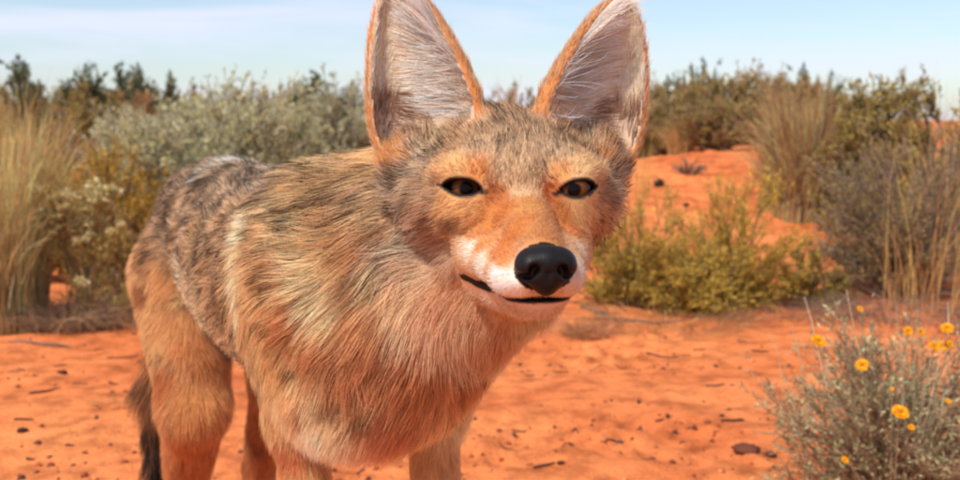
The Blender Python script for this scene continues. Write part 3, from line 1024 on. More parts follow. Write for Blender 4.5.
    for s in (-1, 1):
        hole = el3((0.0105, 0.0066 * s, -0.0006), (0.0055, 0.0026, 0.0025))
        slit = el3((0.0065, 0.0112 * s, -0.0040), (0.0065, 0.0042, 0.0016))
        d = -smin(-d, smin(hole, slit, 0.003), 0.0020)
    groove = np.maximum(np.sqrt(r_ ** 2 + (f_ - 0.0115) ** 2) - 0.0010, u_ + 0.002) + 0 * d
    d = -smin(-d, groove, 0.0022)
    nv, nf = surface_nets(d.astype(np.float32), fx, rx, ux)
    nv = smooth_verts(nv, nf, 2, 0.5)
    nc_ = W(546.5, 267.5, 0.4925) - HF * 0.0030
    wv = nv[:, :1] * HF + nv[:, 1:2] * HR + nv[:, 2:3] * HU + nc_
    if np.dot(np.cross(HF, HR), HU) < 0:
        nf = nf[:, ::-1]
    nme = make_mesh('nose', wv - r0, nf, None, True)
    m, n, l = mat_new('wet black nose')
    b = n['Principled BSDF']
    b.inputs['Base Color'].default_value = (*S(17, 14, 15), 1)
    b.inputs['Specular IOR Level'].default_value = 0.22
    b.inputs['Roughness'].default_value = 0.5
    tc = n.new('ShaderNodeTexCoord')
    vo = n.new('ShaderNodeTexVoronoi'); vo.inputs['Scale'].default_value = 1100
    bp = n.new('ShaderNodeBump'); bp.inputs['Strength'].default_value = 0.25; bp.inputs['Distance'].default_value = 0.0004
    l.new(tc.outputs['Object'], vo.inputs['Vector']); l.new(vo.outputs['Distance'], bp.inputs['Height']); l.new(bp.outputs['Normal'], b.inputs['Normal'])
    obj('nose', nme, m, root)
    return root


build_coyote()
# ------------------------------------------------------------------ plants
def tubes(paths, radii, sides=3):
    """paths (n,K,3), radii (n,K) -> verts, quad faces of thin tapered stems"""
    n, K, _ = paths.shape
    t = unit(np.gradient(paths, axis=1))
    ref = unit(rng.normal(size=(n, 1, 3)))
    a = unit(np.cross(t, ref))
    b = np.cross(t, a)
    ang = np.arange(sides) * 2 * math.pi / sides
    v = paths[:, :, None] + radii[:, :, None, None] * (a[:, :, None] * np.cos(ang)[None, None, :, None] + b[:, :, None] * np.sin(ang)[None, None, :, None])
    i = np.arange(n * K * sides).reshape(n, K, sides)
    j = np.roll(i, -1, 2)
    f = np.stack([i[:, :-1], i[:, 1:], j[:, 1:], j[:, :-1]], -1).reshape(-1, 4)
    return v.reshape(-1, 3), f


def blades(pos, direc, length, width, droop=0.25):
    """leaves: bent diamonds, 5 vertices and two faces each"""
    n = len(pos)
    d = unit(direc)
    side = unit(np.cross(d, unit(rng.normal(size=(n, 3)))))
    nor = np.cross(d, side)
    L, Wd = length[:, None], width[:, None]
    v = np.stack([pos, pos + d * L * 0.45 + side * Wd * 0.5 + nor * L * 0.06, pos + d * L * 0.5 - nor * L * 0.03,
                  pos + d * L * 0.45 - side * Wd * 0.5 + nor * L * 0.06, pos + d * L + np.array([0, 0, -1.0]) * L * droop], 1)
    i = np.arange(n)[:, None] * 5
    f = np.concatenate([i + np.array([[0, 2, 4, 1]]), i + np.array([[0, 3, 4, 2]])])
    return v.reshape(-1, 3), f


def pal(colors, n, gain, jit=0.22):
    c = np.array([S(*q) for q in colors])[rng.integers(0, len(colors), n)]
    return c * gain * (1 + jit * rng.normal(size=(n, 1))).clip(0.45, 1.7)


GV = 1.1        # photograph colour of sunlit foliage -> leaf colour


def shrub_mesh(H, rx, ry, leaf_cols, stem_cols, n0=26, n1=220, n2=900, leaves=9000, lsize=(0.010, 0.004), r0=0.0035,
               upright=0.5, spread=1.0, flat=0.0, base_r=0.12, lump=0.35, twig_len=0.22, tip_bias=1.0):
    """woody desert shrub: stems from the root, two orders of twigs, small leaves"""
    # crown with an uneven outline
    def crown(n, lo=0.35):
        az = rng.uniform(0, 2 * math.pi, n)
        cz = rng.uniform(0.0, 1.0, n)
        r = rng.uniform(lo, 1, n) ** 0.45
        bump = 1 + lump * (fbm(np.cos(az) * 1.7 + cz * 2, np.sin(az) * 1.7 + cz * 1.3, 2, int(H * 1000) % 50) * 2.4)
        h = np.sqrt(np.maximum(1 - (cz * 0.97) ** 2.6, 0.02)) * 1.12
        return np.stack([np.cos(az) * rx * h * r * bump, np.sin(az) * ry * h * r * bump, (0.05 + 0.95 * cz * (0.55 + 0.45 * r)) * H * (0.8 + 0.2 * bump)], 1)
    tgt = crown(n0, 0.55)
    a = rng.uniform(0, 2 * math.pi, n0)
    rb = rng.uniform(0, 1, n0) ** 0.5 * base_r
    b = np.stack([np.cos(a) * rb * rx, np.sin(a) * rb * ry, np.full(n0, -0.02)], 1)
    c = b * 0.4 + tgt * np.array([0.35, 0.35, 0.15]) + np.array([0, 0, 1.0]) * tgt[:, 2:3] * upright
    K0 = 8
    t = np.linspace(0, 1, K0)[None, :, None]
    st = (1 - t) ** 2 * b[:, None] + 2 * t * (1 - t) * c[:, None] + t ** 2 * tgt[:, None]
    st[:, 1:] += rng.normal(0, 0.012 * H, (n0, K0 - 1, 3))
    P, Fc, Cc, off = [], [], [], 0
    todo = []

    def add(paths, radii, cols):
        todo.append((paths, radii, cols))

    def emit(paths, radii, cols):
        nonlocal off
        v, f = tubes(paths, radii)
        P.append(v); Fc.append(f + off); off += len(v)
        Cc.append(np.repeat(cols, paths.shape[1] * 3, 0))
    add(st, r0 * (1.15 - 0.85 * np.linspace(0, 1, K0))[None, :] * rng.uniform(0.7, 1.3, (n0, 1)), pal(stem_cols, n0, GV))

    def branch(par, n, length, K, tmin, out=0.55, rr=0.0012):
        pi = rng.integers(0, len(par), n)
        kk = par.shape[1] - 1
        tt = (tmin + (1 - tmin) * rng.random(n) ** 0.8) * kk * 0.999
        i = tt.astype(int); fr = (tt - i)[:, None]
        p0 = par[pi, i] * (1 - fr) + par[pi, i + 1] * fr
        tan = unit(par[pi, i + 1] - par[pi, i])
        outw = unit(np.stack([p0[:, 0] / rx, p0[:, 1] / ry, p0[:, 2] * 0.3 / H], 1))
        d = unit(tan * 0.7 + unit(rng.normal(size=(n, 3))) * out + outw * 0.35 + np.array([0, 0, upright * 0.5]))
        L = length * rng.uniform(0.4, 1.2, n)
        s = np.linspace(0, 1, K)[None, :, None]
        curve = unit(rng.normal(size=(n, 3))) * 0.22 + np.array([0, 0, 0.18 * upright - flat])
        pts = p0[:, None] + (d[:, None] * s + curve[:, None] * s ** 2) * L[:, None, None]
        return pts
    b1 = branch(st, n1, twig_len * (H + rx) * 0.75, 5, 0.10)
    add(b1, r0 * 0.42 * (1.1 - 0.7 * np.linspace(0, 1, 5))[None, :] * rng.uniform(0.7, 1.3, (n1, 1)), pal(stem_cols, n1, GV))
    b2 = branch(b1, n2, twig_len * (H + rx) * 0.36, 4, 0.2, 0.7)
    add(b2, r0 * 0.24 * (1.1 - 0.7 * np.linspace(0, 1, 4))[None, :] * rng.uniform(0.7, 1.3, (n2, 1)), pal(stem_cols, n2, GV))
    # fit the crown to its height and width
    k = np.array([rx / np.percentile(np.abs(b2[:, -1, 0]), 97), ry / np.percentile(np.abs(b2[:, -1, 1]), 95), H / np.percentile(b2[:, -1, 2], 99.3)])
    b2 = b2 * k
    for q, r_, c_ in todo:
        emit(q * k, r_, c_)
    stem = make_mesh('stem', np.concatenate(P), np.concatenate(Fc), np.concatenate(Cc), True)
    leaf = None
    if leaves:
        src = rng.integers(0, n2, leaves)
        tt = rng.random(leaves) ** (1 / (1 + tip_bias)) * 2.999
        i = tt.astype(int); fr = (tt - i)[:, None]
        p = b2[src, i] * (1 - fr) + b2[src, i + 1] * fr
        tan = unit(b2[src, i + 1] - b2[src, i])
        d = tan * 0.8 + unit(rng.normal(size=(leaves, 3))) * 0.75 + np.array([0, 0, 0.15])
        L = lsize[0] * rng.uniform(0.55, 1.35, leaves)
        v, f = blades(p, d, L, lsize[1] * rng.uniform(0.7, 1.3, leaves), 0.1)
        # colour drifts from twig to twig as well as from leaf to leaf
        tw = (0.8 + 0.4 * rng.random(n2))[src][:, None]
        c = pal(leaf_cols, n2, GV, 0.15)[src] * 0.55 + pal(leaf_cols, leaves, GV) * 0.45
        leaf = make_mesh('foliage', v, f, np.repeat(c * tw, 5, 0))
    return stem, leaf, b2


def place(px, d, top, sink=0.0):
    """root position for a plant seen at pixel column px, depth d, and its height when its top shows at pixel row top"""
    x, y = (px - 480) / FPX * d, d
    z = zg(x, y) - sink
    p = CAM + d * 0 + np.array([0, 0, 0])
    # camera ray through (px, top) at distance y
    ray = W(px, top, 1.0) - CAM
    zt = CAM[2] + ray[2] * (y / ray[1])
    return (x, y, z), zt - z


def shrub(name, label, px, d, top, half_px, cat='shrub', group=None, depth_ratio=0.85, **kw):
    loc, H = place(px, d, top)
    rx = half_px / FPX * d
    root = empty(name, loc, label, cat, group)
    stem, leaf, b2 = shrub_mesh(H, rx, rx * depth_ratio, **kw)
    obj('stem', stem, M_STEM, root)
    if leaf:
        obj('foliage', leaf, M_LEAF, root)
    return root, H, rx, b2


def copy_shrub(src, label, px, d, top, half_px, base, group=None, cat='shrub', rot=None):
    """a copy of a shrub with copies of its parts, scaled to its own place"""
    _, H0, rx0, _ = base
    loc, H = place(px, d, top)
    r = src.copy()
    COL.objects.link(r)
    r.location = loc
    r.rotation_euler = (0, 0, rng.uniform(0, 6.28) if rot is None else rot)
    k = half_px / FPX * d / rx0
    r.scale = (k, k, H / H0)
    tag(r, label, cat, group)
    for ch in src.children:
        c = ch.copy()
        COL.objects.link(c)
        c.parent = r
    return r


GREYST = [(128, 112, 104), (150, 132, 118), (104, 90, 84)]
BROWNST = [(132, 104, 84), (110, 86, 72), (158, 128, 98)]
SAGE = [(192, 192, 164), (206, 202, 170), (174, 178, 156), (210, 200, 142)]
SAGEY = [(200, 190, 122), (186, 180, 132), (176, 174, 138), (210, 196, 116)]
OLIVE = [(150, 134, 70), (168, 146, 76), (124, 116, 66), (186, 158, 88)]
YGREEN = [(210, 176, 76), (186, 160, 76), (224, 186, 80), (160, 142, 76)]
GOLD = [(206, 160, 44), (190, 142, 48), (218, 176, 66), (150, 128, 56)]
DGREEN = [(96, 108, 72), (80, 94, 66), (120, 124, 78), (70, 82, 60)]
GBROWN = [(150, 132, 96), (130, 112, 88), (168, 146, 98)]

# --- left side
sage = shrub('sage_shrub', 'broad grey green sagebrush behind the back of the coyote', 218, 5.0, 94, 112, n0=80, n1=950, n2=6500, leaves=72000,
             leaf_cols=SAGE + SAGEY[:2], stem_cols=GREYST, lsize=(0.026, 0.0072), r0=0.006, upright=0.5, tip_bias=0.8, twig_len=0.26, lump=0.3)
shrub('sage_shrub', 'smaller grey sagebrush standing just left of the left ear', 345, 5.1, 84, 42, n0=36, n1=320, n2=1900, leaves=20000,
      leaf_cols=SAGE, stem_cols=GREYST, lsize=(0.026, 0.0055), r0=0.006, upright=0.9, twig_len=0.28)
shrub('golden_shrub', 'golden yellow bush behind the cream flowered plant', 98, 4.1, 148, 60, n0=40, n1=420, n2=2600, leaves=26000,
      leaf_cols=GOLD + OLIVE[:1], stem_cols=BROWNST, lsize=(0.015, 0.005), r0=0.0035)
olive = shrub('olive_shrub', 'rounded olive shrub on bare soil beyond the golden bush', 98, 9.0, 91, 48, n0=44, n1=420, n2=2400, leaves=20000,
              leaf_cols=OLIVE, stem_cols=[(120, 96, 96), (98, 80, 82), (140, 116, 104)], lsize=(0.032, 0.011), r0=0.010, upright=0.4, twig_len=0.25)
shrub('dry_shrub', 'bare pinkish brown twiggy shrub left of the round olive shrub', 62, 8.2, 112, 26, n0=30, n1=260, n2=1400, leaves=2500,
      leaf_cols=GBROWN, stem_cols=[(170, 134, 110), (146, 112, 98)], lsize=(0.025, 0.007), r0=0.008, upright=0.7)
dark = shrub('dark_shrub', 'wide dark green bush on the skyline at the far left', 66, 19.0, 66, 66, n0=40, n1=300, n2=1500, leaves=15000, depth_ratio=0.7,
             leaf_cols=DGREEN, stem_cols=BROWNST, lsize=(0.085, 0.030), r0=0.022, upright=0.3, lump=0.25)
copy_shrub(dark[0], 'small dark green bush on the skyline above the sagebrush', 163, 18.5, 72, 34, dark)
copy_shrub(dark[0], 'low dark green bush on the skyline left of the left ear', 325, 17.0, 77, 46, dark)
brown0 = shrub('dry_shrub', 'dry golden brown bush at the foot of the sagebrush', 118, 3.75, 232, 44, n0=36, n1=380, n2=2200, leaves=15000,
               leaf_cols=[(186, 146, 74), (160, 128, 76), (200, 164, 92)], stem_cols=BROWNST + GREYST, lsize=(0.012, 0.0045), r0=0.003, upright=0.4)
dryb = shrub('dry_shrub', 'brown dry bush below the small dark skyline bush', 143, 12.0, 93, 20, n0=30, n1=240, n2=1200, leaves=5000,
             leaf_cols=[(176, 134, 88), (150, 116, 84), (190, 150, 96)], stem_cols=BROWNST, lsize=(0.04, 0.010), r0=0.012, upright=0.7)
FARL = ['just right of the small dark bush', 'above the middle of the sagebrush', 'left of the low dark bush', 'behind the left end of the wide dark bush',
        'behind the low dark bush near the left ear', 'behind the right end of the wide dark bush', 'behind the small dark bush', 'at the left edge of the picture']
copy_shrub(dark[0], 'dark green bush closing the gap between the two skyline bushes', 122, 20.0, 72, 48, dark)
far_l = 'low shrubs along the left skyline'
for k, (px, d, top, hw) in enumerate(((205, 15, 91, 22), (240, 16, 88, 26), (272, 14, 90, 20), (20, 24, 92, 30), (300, 20, 92, 26), (120, 22, 90, 30), (185, 26, 94, 30), (-30, 18, 85, 40))):
    copy_shrub(olive[0], 'low olive shrub on left skyline, ' + FARL[k], px, d, top, hw, olive, far_l)
copy_shrub(olive[0], 'olive brown shrub between the left grass and the round olive shrub', 30, 6.5, 128, 46, olive)
copy_shrub(brown0[0], 'low golden brown bush at the foot of the tall left grass', 20, 3.9, 178, 50, brown0)
copy_shrub(brown0[0], 'low brown bush filling the gap right of the cream flowers', 140, 3.9, 215, 34, brown0)
copy_shrub(sage[0], 'pale sagebrush behind the left shoulder of the broad one', 150, 6.6, 112, 60, sage)
copy_shrub(sage[0], 'pale sagebrush behind the right shoulder of the broad one', 288, 6.2, 102, 64, sage)
copy_shrub(sage[0], 'farthest pale sagebrush, right behind the middle of the broad one', 235, 8.0, 98, 70, sage)
# --- between and behind the ears
for px, d, top, hw, lb in ((520, 13, 88, 26, 'faint olive shrub showing between the ears of the coyote'), (480, 16, 96, 24, 'low olive shrub behind the head, against the left ear')):
    copy_shrub(olive[0], lb, px, d, top, hw, olive)
shrub('dead_twigs', 'pale leafless twigs rising between the ears of the coyote', 507, 9.0, 74, 24, n0=16, n1=70, n2=200, leaves=0,
      leaf_cols=GBROWN, stem_cols=[(206, 178, 150), (186, 160, 140)], r0=0.005, upright=0.9)

# --- right side
yg = shrub('yellow_green_shrub', 'low yellow green bush beside the cheek of the coyote', 640, 3.35, 190, 66, n0=46, n1=520, n2=3600, leaves=23000, depth_ratio=0.6,
           leaf_cols=YGREEN, stem_cols=[(128, 112, 66), (104, 92, 60), (150, 124, 74)], lsize=(0.010, 0.0038), r0=0.0028, upright=0.35, tip_bias=0.6, lump=0.55)
shrub('yellow_green_shrub', 'taller loose yellow green bush in front of the red mound', 738, 3.45, 176, 72, n0=42, n1=460, n2=3000, leaves=19000, depth_ratio=0.6,
      leaf_cols=YGREEN + GOLD[:1], stem_cols=[(128, 112, 66), (104, 92, 60), (150, 124, 74)], lsize=(0.011, 0.0040), r0=0.0028, upright=0.4, tip_bias=0.8, lump=0.6)
shrub('yellow_green_shrub', 'low spreading yellow green bush joining the two larger ones', 690, 3.3, 236, 56, n0=40, n1=420, n2=2800, leaves=20000, depth_ratio=0.6,
      leaf_cols=YGREEN, stem_cols=[(128, 112, 66), (104, 92, 60), (150, 124, 74)], lsize=(0.010, 0.0038), r0=0.0026, upright=0.35, lump=0.5)
shrub('yellow_green_shrub', 'small dull green bush right of the taller yellow green one', 812, 3.5, 250, 34, n0=26, n1=240, n2=1500, leaves=13000,
      leaf_cols=OLIVE + YGREEN[1:2], stem_cols=BROWNST, lsize=(0.010, 0.004), r0=0.0025, upright=0.4)
brown = shrub('brown_shrub', 'brown olive shrub on the mound just right of the right ear', 664, 7.6, 84, 46, n0=50, n1=520, n2=3000, leaves=20000,
              leaf_cols=[(170, 144, 88), (190, 160, 98), (148, 126, 86), (140, 130, 76)], stem_cols=[(150, 120, 100), (124, 100, 90)], lsize=(0.030, 0.009), r0=0.010, upright=0.7, twig_len=0.26)
copy_shrub(brown[0], 'tall olive brown shrub in the middle of the right skyline', 725, 7.8, 74, 52, brown)
copy_shrub(brown[0], 'brown shrub behind the tall clump of golden grass', 780, 8.6, 78, 44, brown)
copy_shrub(brown[0], 'low brown shrub at the top edge of the red mound', 640, 6.9, 104, 40, brown)
copy_shrub(brown[0], 'dense brown shrub directly above the red mound', 722, 6.6, 100, 44, brown)
copy_shrub(brown[0], 'brown shrub right behind the foot of the golden grass', 838, 6.2, 96, 44, brown)
copy_shrub(brown[0], 'dim brown bush between the golden grass and the grey bush', 838, 4.9, 150, 34, brown)
copy_shrub(dark[0], 'green sprigged bush rising highest right of the right ear', 697, 10.5, 66, 30, dark)
copy_shrub(dark[0], 'green bush on the skyline above the golden grass clump', 815, 10.5, 72, 30, dark)
copy_shrub(dark[0], 'green shrub half hidden behind the right ear', 652, 11.0, 82, 30, dark)
shrub('olive_shrub', 'olive shrub behind the big grey bush at the right', 872, 4.7, 80, 52, n0=44, n1=420, n2=2600, leaves=22000,
      leaf_cols=[(152, 138, 72), (172, 152, 82), (128, 118, 70), (190, 164, 94)], stem_cols=[(110, 90, 84), (90, 74, 72)], lsize=(0.020, 0.009), r0=0.006, upright=0.6)
shrub('olive_shrub', 'olive shrub at the right edge above the grey bush', 948, 4.4, 88, 56, n0=44, n1=420, n2=2400, leaves=20000,
      leaf_cols=OLIVE, stem_cols=[(118, 98, 86), (96, 80, 74)], lsize=(0.020, 0.008), r0=0.006, upright=0.6)
shrub('grey_shrub', 'large tangled grey brown bush at the right edge', 912, 3.55, 138, 88, n0=80, n1=900, n2=6000, leaves=26000, depth_ratio=0.7,
      leaf_cols=GBROWN + OLIVE[:2], stem_cols=[(122, 104, 100), (100, 86, 88), (146, 124, 108), (166, 140, 106)], lsize=(0.012, 0.004), r0=0.0038, upright=0.5, twig_len=0.24)
shrub('dead_shrub', 'small leafless grey shrub on the red mound', 690, 5.6, 158, 16, n0=20, n1=140, n2=500, leaves=300,
      leaf_cols=GBROWN, stem_cols=[(120, 98, 96), (98, 80, 80)], lsize=(0.015, 0.005), r0=0.004, upright=0.5)


shrub('dry_shrub', 'tangle of brown dead twigs inside the golden grass clump', 800, 5.0, 108, 44, n0=50, n1=500, n2=2600, leaves=4000,
      leaf_cols=GBROWN, stem_cols=[(150, 116, 92), (124, 96, 84), (178, 142, 104)], lsize=(0.016, 0.005), r0=0.005, upright=0.7)
# --- dry grass
def grass_tuft(name, label, px, d, top, half_px, n=900, cols=((220, 188, 128), (198, 162, 108), (232, 204, 148), (168, 134, 94)), lean=(0, 0), width=0.0028, cat='grass', group=None, base=0.26, droop=0.5):
    loc, H = place(px, d, top)
    rx = half_px / FPX * d
    K = 8
    az = rng.uniform(0, 2 * math.pi, n)
    q = rng.random(n) ** 0.6
    L = H * rng.uniform(0.45, 1.08, n)
    r = q * rx * rng.uniform(0.5, 1.2, n)
    az2 = az + rng.normal(0, 0.9, n)
    b = np.stack([np.cos(az2), np.sin(az2), 0 * az], 1) * (rng.random(n) ** 0.5 * base * rx * 2)[:, None]
    b[:, 2] = np.array([zg(loc[0] + q_[0], loc[1] + q_[1]) for q_ in b]) - loc[2] - 0.01
    out = np.stack([np.cos(az) * r + lean[0] * L, np.sin(az) * r * 0.8 + lean[1] * L, 0 * az], 1)
    s = np.linspace(0, 1, K)[None, :, None]
    zz = L[:, None, None] * (s - droop * (q * rng.uniform(0.3, 1, n))[:, None, None] * s ** 3)
    p = b[:, None] + out[:, None] * s ** 1.8 + zz * np.array([0, 0, 1.0])
    p += (np.cumsum(rng.normal(0, 1, (n, K, 3)), 1) * 0.007 + rng.normal(0, 0.03, (n, 1, 3)) * np.linspace(0, 1, K)[None, :, None] ** 2) * (H / 0.7) * np.array([1, 1, 0.3]) * np.linspace(0, 1, K)[None, :, None]
    rad = width * 0.5 * np.array([1, 1, 0.95, 0.85, 0.7, 0.55, 0.4, 0.2])[None, :] * rng.uniform(0.6, 1.3, (n, 1))
    v, f = tubes(p, rad)
    c = np.repeat(np.minimum(pal(cols, n, 1.45), 0.85), K * 3, 0)
    root = empty(name, loc, label, cat, group)
    obj('blades', make_mesh('blades', v, f, c, True), M_GRASS, root)
    return root


grass_tuft('grass_tuft', 'tall golden dry grass clump at the left edge', 10, 3.25, 68, 58, n=1500, lean=(0.03, 0))
grass_tuft('grass_tuft', 'thinner straw coloured grass standing in front of the left edge clump', -6, 3.0, 95, 46, n=500)
grass_tuft('grass_tuft', 'golden arching dry grass clump on the slope at the right', 800, 4.9, 68, 56, n=1900, width=0.0036,
           cols=((206, 168, 112), (184, 146, 100), (222, 186, 130), (150, 116, 90), (120, 92, 80)))
grass_tuft('grass_tuft', 'wispy pale dry grass at the upper right edge', 950, 3.9, 42, 60, n=80, width=0.0030, cols=((220, 184, 132), (200, 160, 112)))
grass_tuft('grass_tuft', 'long orange dry blades bending across the grey bush', 930, 3.30, 120, 80, n=50, width=0.0036, cols=((206, 162, 104), (186, 142, 92)), droop=0.7)
grass_tuft('grass_tuft', 'pale dry grass stems close behind the right cheek', 640, 5.2, 96, 22, n=22, cols=((220, 180, 110), (200, 160, 100)))
grass_tuft('grass_tuft', 'tan dry grass between the brown shrubs on the mound', 680, 6.6, 112, 24, n=500, width=0.004, cols=((200, 160, 104), (176, 140, 96)))
grass_tuft('grass_tuft', 'small dry grass tuft on the sand left of the hind leg', 103, 2.15, 392, 26, n=150, width=0.0012, cols=((206, 150, 96), (180, 124, 80)), droop=0.7)
grass_tuft('grass_tuft', 'flattened brown grass tuft under the chin of the coyote', 588, 2.95, 312, 40, n=420, width=0.0018, cols=((176, 122, 84), (150, 104, 76), (196, 144, 100)), droop=0.9)
grass_tuft('grass_tuft', 'flattened grey grass below the cream flowered plant', 60, 3.05, 283, 70, n=600, width=0.0022, cols=((150, 122, 96), (126, 102, 86), (176, 144, 108)), droop=0.95)

grass_tuft('grass_tuft', 'low brown grass litter along the foot of the yellow green bush', 672, 3.15, 300, 78, n=500, width=0.0018, cols=((170, 124, 84), (146, 108, 78), (190, 146, 96)), droop=0.95, base=0.5)
grass_tuft('grass_tuft', 'low dark grass litter under the small dull green bush', 792, 3.25, 294, 60, n=420, width=0.0018, cols=((140, 104, 80), (120, 92, 76), (170, 130, 92)), droop=0.95, base=0.5)
grass_tuft('grass_tuft', 'matted dry grass at the foot of the golden bush', 120, 3.2, 268, 56, n=600, width=0.0020, cols=((160, 128, 96), (136, 108, 86), (190, 152, 108)), droop=0.9, base=0.5)
grass_tuft('grass_tuft', 'flattened grey brown litter below the large grey bush', 905, 3.2, 285, 80, n=500, width=0.0020, cols=((130, 108, 96), (110, 92, 86), (150, 122, 100)), droop=0.95, base=0.5)


# --- cream flowered plant at the left
def cluster_mesh(name, size, n, cols, gain=0.85):
    d = unit(rng.normal(size=(n, 3)))
    d[:, 2] = np.abs(d[:, 2]) * 0.7
    p = d * size * rng.uniform(0.2, 1, (n, 1))
    v, f = blades(p, d + rng.normal(0, 0.4, (n, 3)), np.full(n, size * 0.7), np.full(n, size * 0.5), 0.0)
    return make_mesh(name, v, f, np.repeat(pal(cols, n, gain, 0.1), 5, 0))


wf = shrub('flowering_shrub', 'open plant with cream flower clusters beside the left grass', 80, 3.15, 178, 44, n0=26, n1=150, n2=700, leaves=6500,
           leaf_cols=[(176, 160, 92), (150, 140, 84), (196, 172, 96)], stem_cols=[(140, 116, 92), (166, 140, 100)], lsize=(0.013, 0.004), r0=0.0024, upright=0.6)
cm = [cluster_mesh('flower_cluster', 0.019, 60, [(228, 214, 156), (218, 204, 140), (238, 228, 182)], 0.88) for _ in range(3)]
tips = wf[3][:, -1]
front = tips[np.argsort(tips[:, 1] - tips[:, 2] * 0.8)[:260]]
for p in front[rng.choice(260, 46, replace=False)]:
    o = obj('flower_cluster', cm[rng.integers(0, 3)], M_FLOWER, wf[0], p)
    k = rng.uniform(0.6, 1.25)
    o.scale = (k, k, k)
    o.rotation_euler = (rng.uniform(-0.4, 0.4), rng.uniform(-0.4, 0.4), rng.uniform(0, 6.28))


# --- grey green bush with yellow flowers, front right
def flower_mesh():
    vs, fs, cs, off = [], [], [], 0
    for ring, (n, L, tilt) in enumerate(((13, 0.0125, 0.12), (11, 0.0095, 0.45))):
        for i in range(n):
            a = 2 * math.pi * (i + 0.5 * ring) / n + rng.normal(0, 0.06)
            l = L * rng.uniform(0.88, 1.08)
            d = np.array([math.cos(a), math.sin(a), tilt])
            sd = np.array([-math.sin(a), math.cos(a), 0]) * l * 0.24
            p = np.array([d * 0.002, d * l * 0.45 + sd * 0.8, d * l * 0.85 + sd, d * l + np.array([0, 0, -0.001]), d * l * 0.85 - sd, d * l * 0.45 - sd * 0.8])
            vs.append(p); fs.append(np.array([[0, 1, 4, 5], [1, 2, 3, 4]]) + off); off += 6
            cs.append(np.tile(S(*[(250, 176, 10), (244, 162, 6), (252, 190, 24)][i % 3]) * 0.9, (6, 1)))
    th = np.linspace(0, math.pi / 2, 5)[:, None]
    ph = np.linspace(0, 2 * math.pi, 12, endpoint=False)[None, :]
    v = np.stack([np.sin(th) * np.cos(ph) * 0.0046, np.sin(th) * np.sin(ph) * 0.0046, np.cos(th) * 0.0032 + 0.001 + 0 * ph], -1).reshape(-1, 3)
    i = np.arange(60).reshape(5, 12)
    j = np.roll(i, -1, 1)
    fs.append(np.stack([i[:-1], i[1:], j[1:], j[:-1]], -1).reshape(-1, 4) + off)
    vs.append(v); cs.append(np.tile(S(214, 128, 8) * 0.85, (60, 1)))
    return make_mesh('flower', np.concatenate(vs), np.concatenate(fs), np.concatenate(cs))


D0 = 1.62
fb = shrub('yellow_flower_bush', 'grey green bush with yellow flowers in the near right corner', 908, D0, 320, 128, n0=90, n1=800, n2=3400, leaves=15000, depth_ratio=0.75,
           leaf_cols=[(184, 182, 140), (160, 158, 114), (190, 182, 142), (150, 130, 96), (136, 108, 84)], stem_cols=[(178, 156, 128), (142, 112, 92), (118, 88, 76), (156, 140, 110)],
           lsize=(0.0105, 0.0034), r0=0.0019, upright=0.55, spread=1.1, twig_len=0.30, lump=0.4, base_r=0.25)
root = fb[0]
r0 = np.array(root.location)
fm = flower_mesh()
fstems = []
for px, py, k, dd in ((818, 341, 1.0, -0.05), (862, 365, 0.85, -0.10), (900, 412, 1.05, -0.20), (911, 427, 0.45, -0.2), (845, 460, 0.5, -0.18), (908, 331, 0.7, 0.02), (921, 332, 0.75, 0.05),
                      (947, 328, 0.9, 0.0), (934, 346, 0.8, -0.03), (943, 346, 0.85, 0.02), (950, 344, 0.6, -0.02), (860, 309, 0.5, 0.05), (892, 389, 0.3, -0.1), (948, 401, 0.4, -0.1)):
    p = W(px, py, (D0 + dd)) - r0
    o = obj('flower', fm, M_FLOWER, root, p)
    k *= 0.95
    o.scale = (k, k, k)
    z = unit(np.array([rng.uniform(-0.4, 0.4), -0.75, rng.uniform(0.5, 1.1)]))
    o.rotation_euler = Vector(z).to_track_quat('Z', 'Y').to_euler()
    b = np.array([p[0] * 0.45, p[1] * 0.45, 0.02])
    s = np.linspace(0, 1, 6)[:, None]
    c = (b + p) / 2 + np.array([0, 0, 0.02])
    fstems.append((1 - s) ** 2 * b + 2 * s * (1 - s) * c + s ** 2 * (p - z * 0.002))
# upright dead shoots above the crown
for px, py, pb in ((846, 290, 872), (835, 300, 866), (806, 298, 836), (899, 295, 905), (918, 300, 912), (770, 335, 800), (790, 330, 816), (953, 300, 940)):
    p = W(px, py, D0 + rng.uniform(-0.15, 0.1)) - r0
    b = W(pb, 430, D0) - r0
    s = np.linspace(0, 1, 6)[:, None]
    fstems.append(b + (p - b) * s + rng.normal(0, 0.004, (6, 3)) * s)
fstems = np.array(fstems)
v, f = tubes(fstems, np.linspace(0.0013, 0.0007, 6)[None, :].repeat(len(fstems), 0))
obj('flower_stalk', make_mesh('flower_stalk', v, f, np.repeat(pal([(186, 168, 138), (166, 148, 116)], len(fstems), GV), 18, 0), True), M_STEM, root)


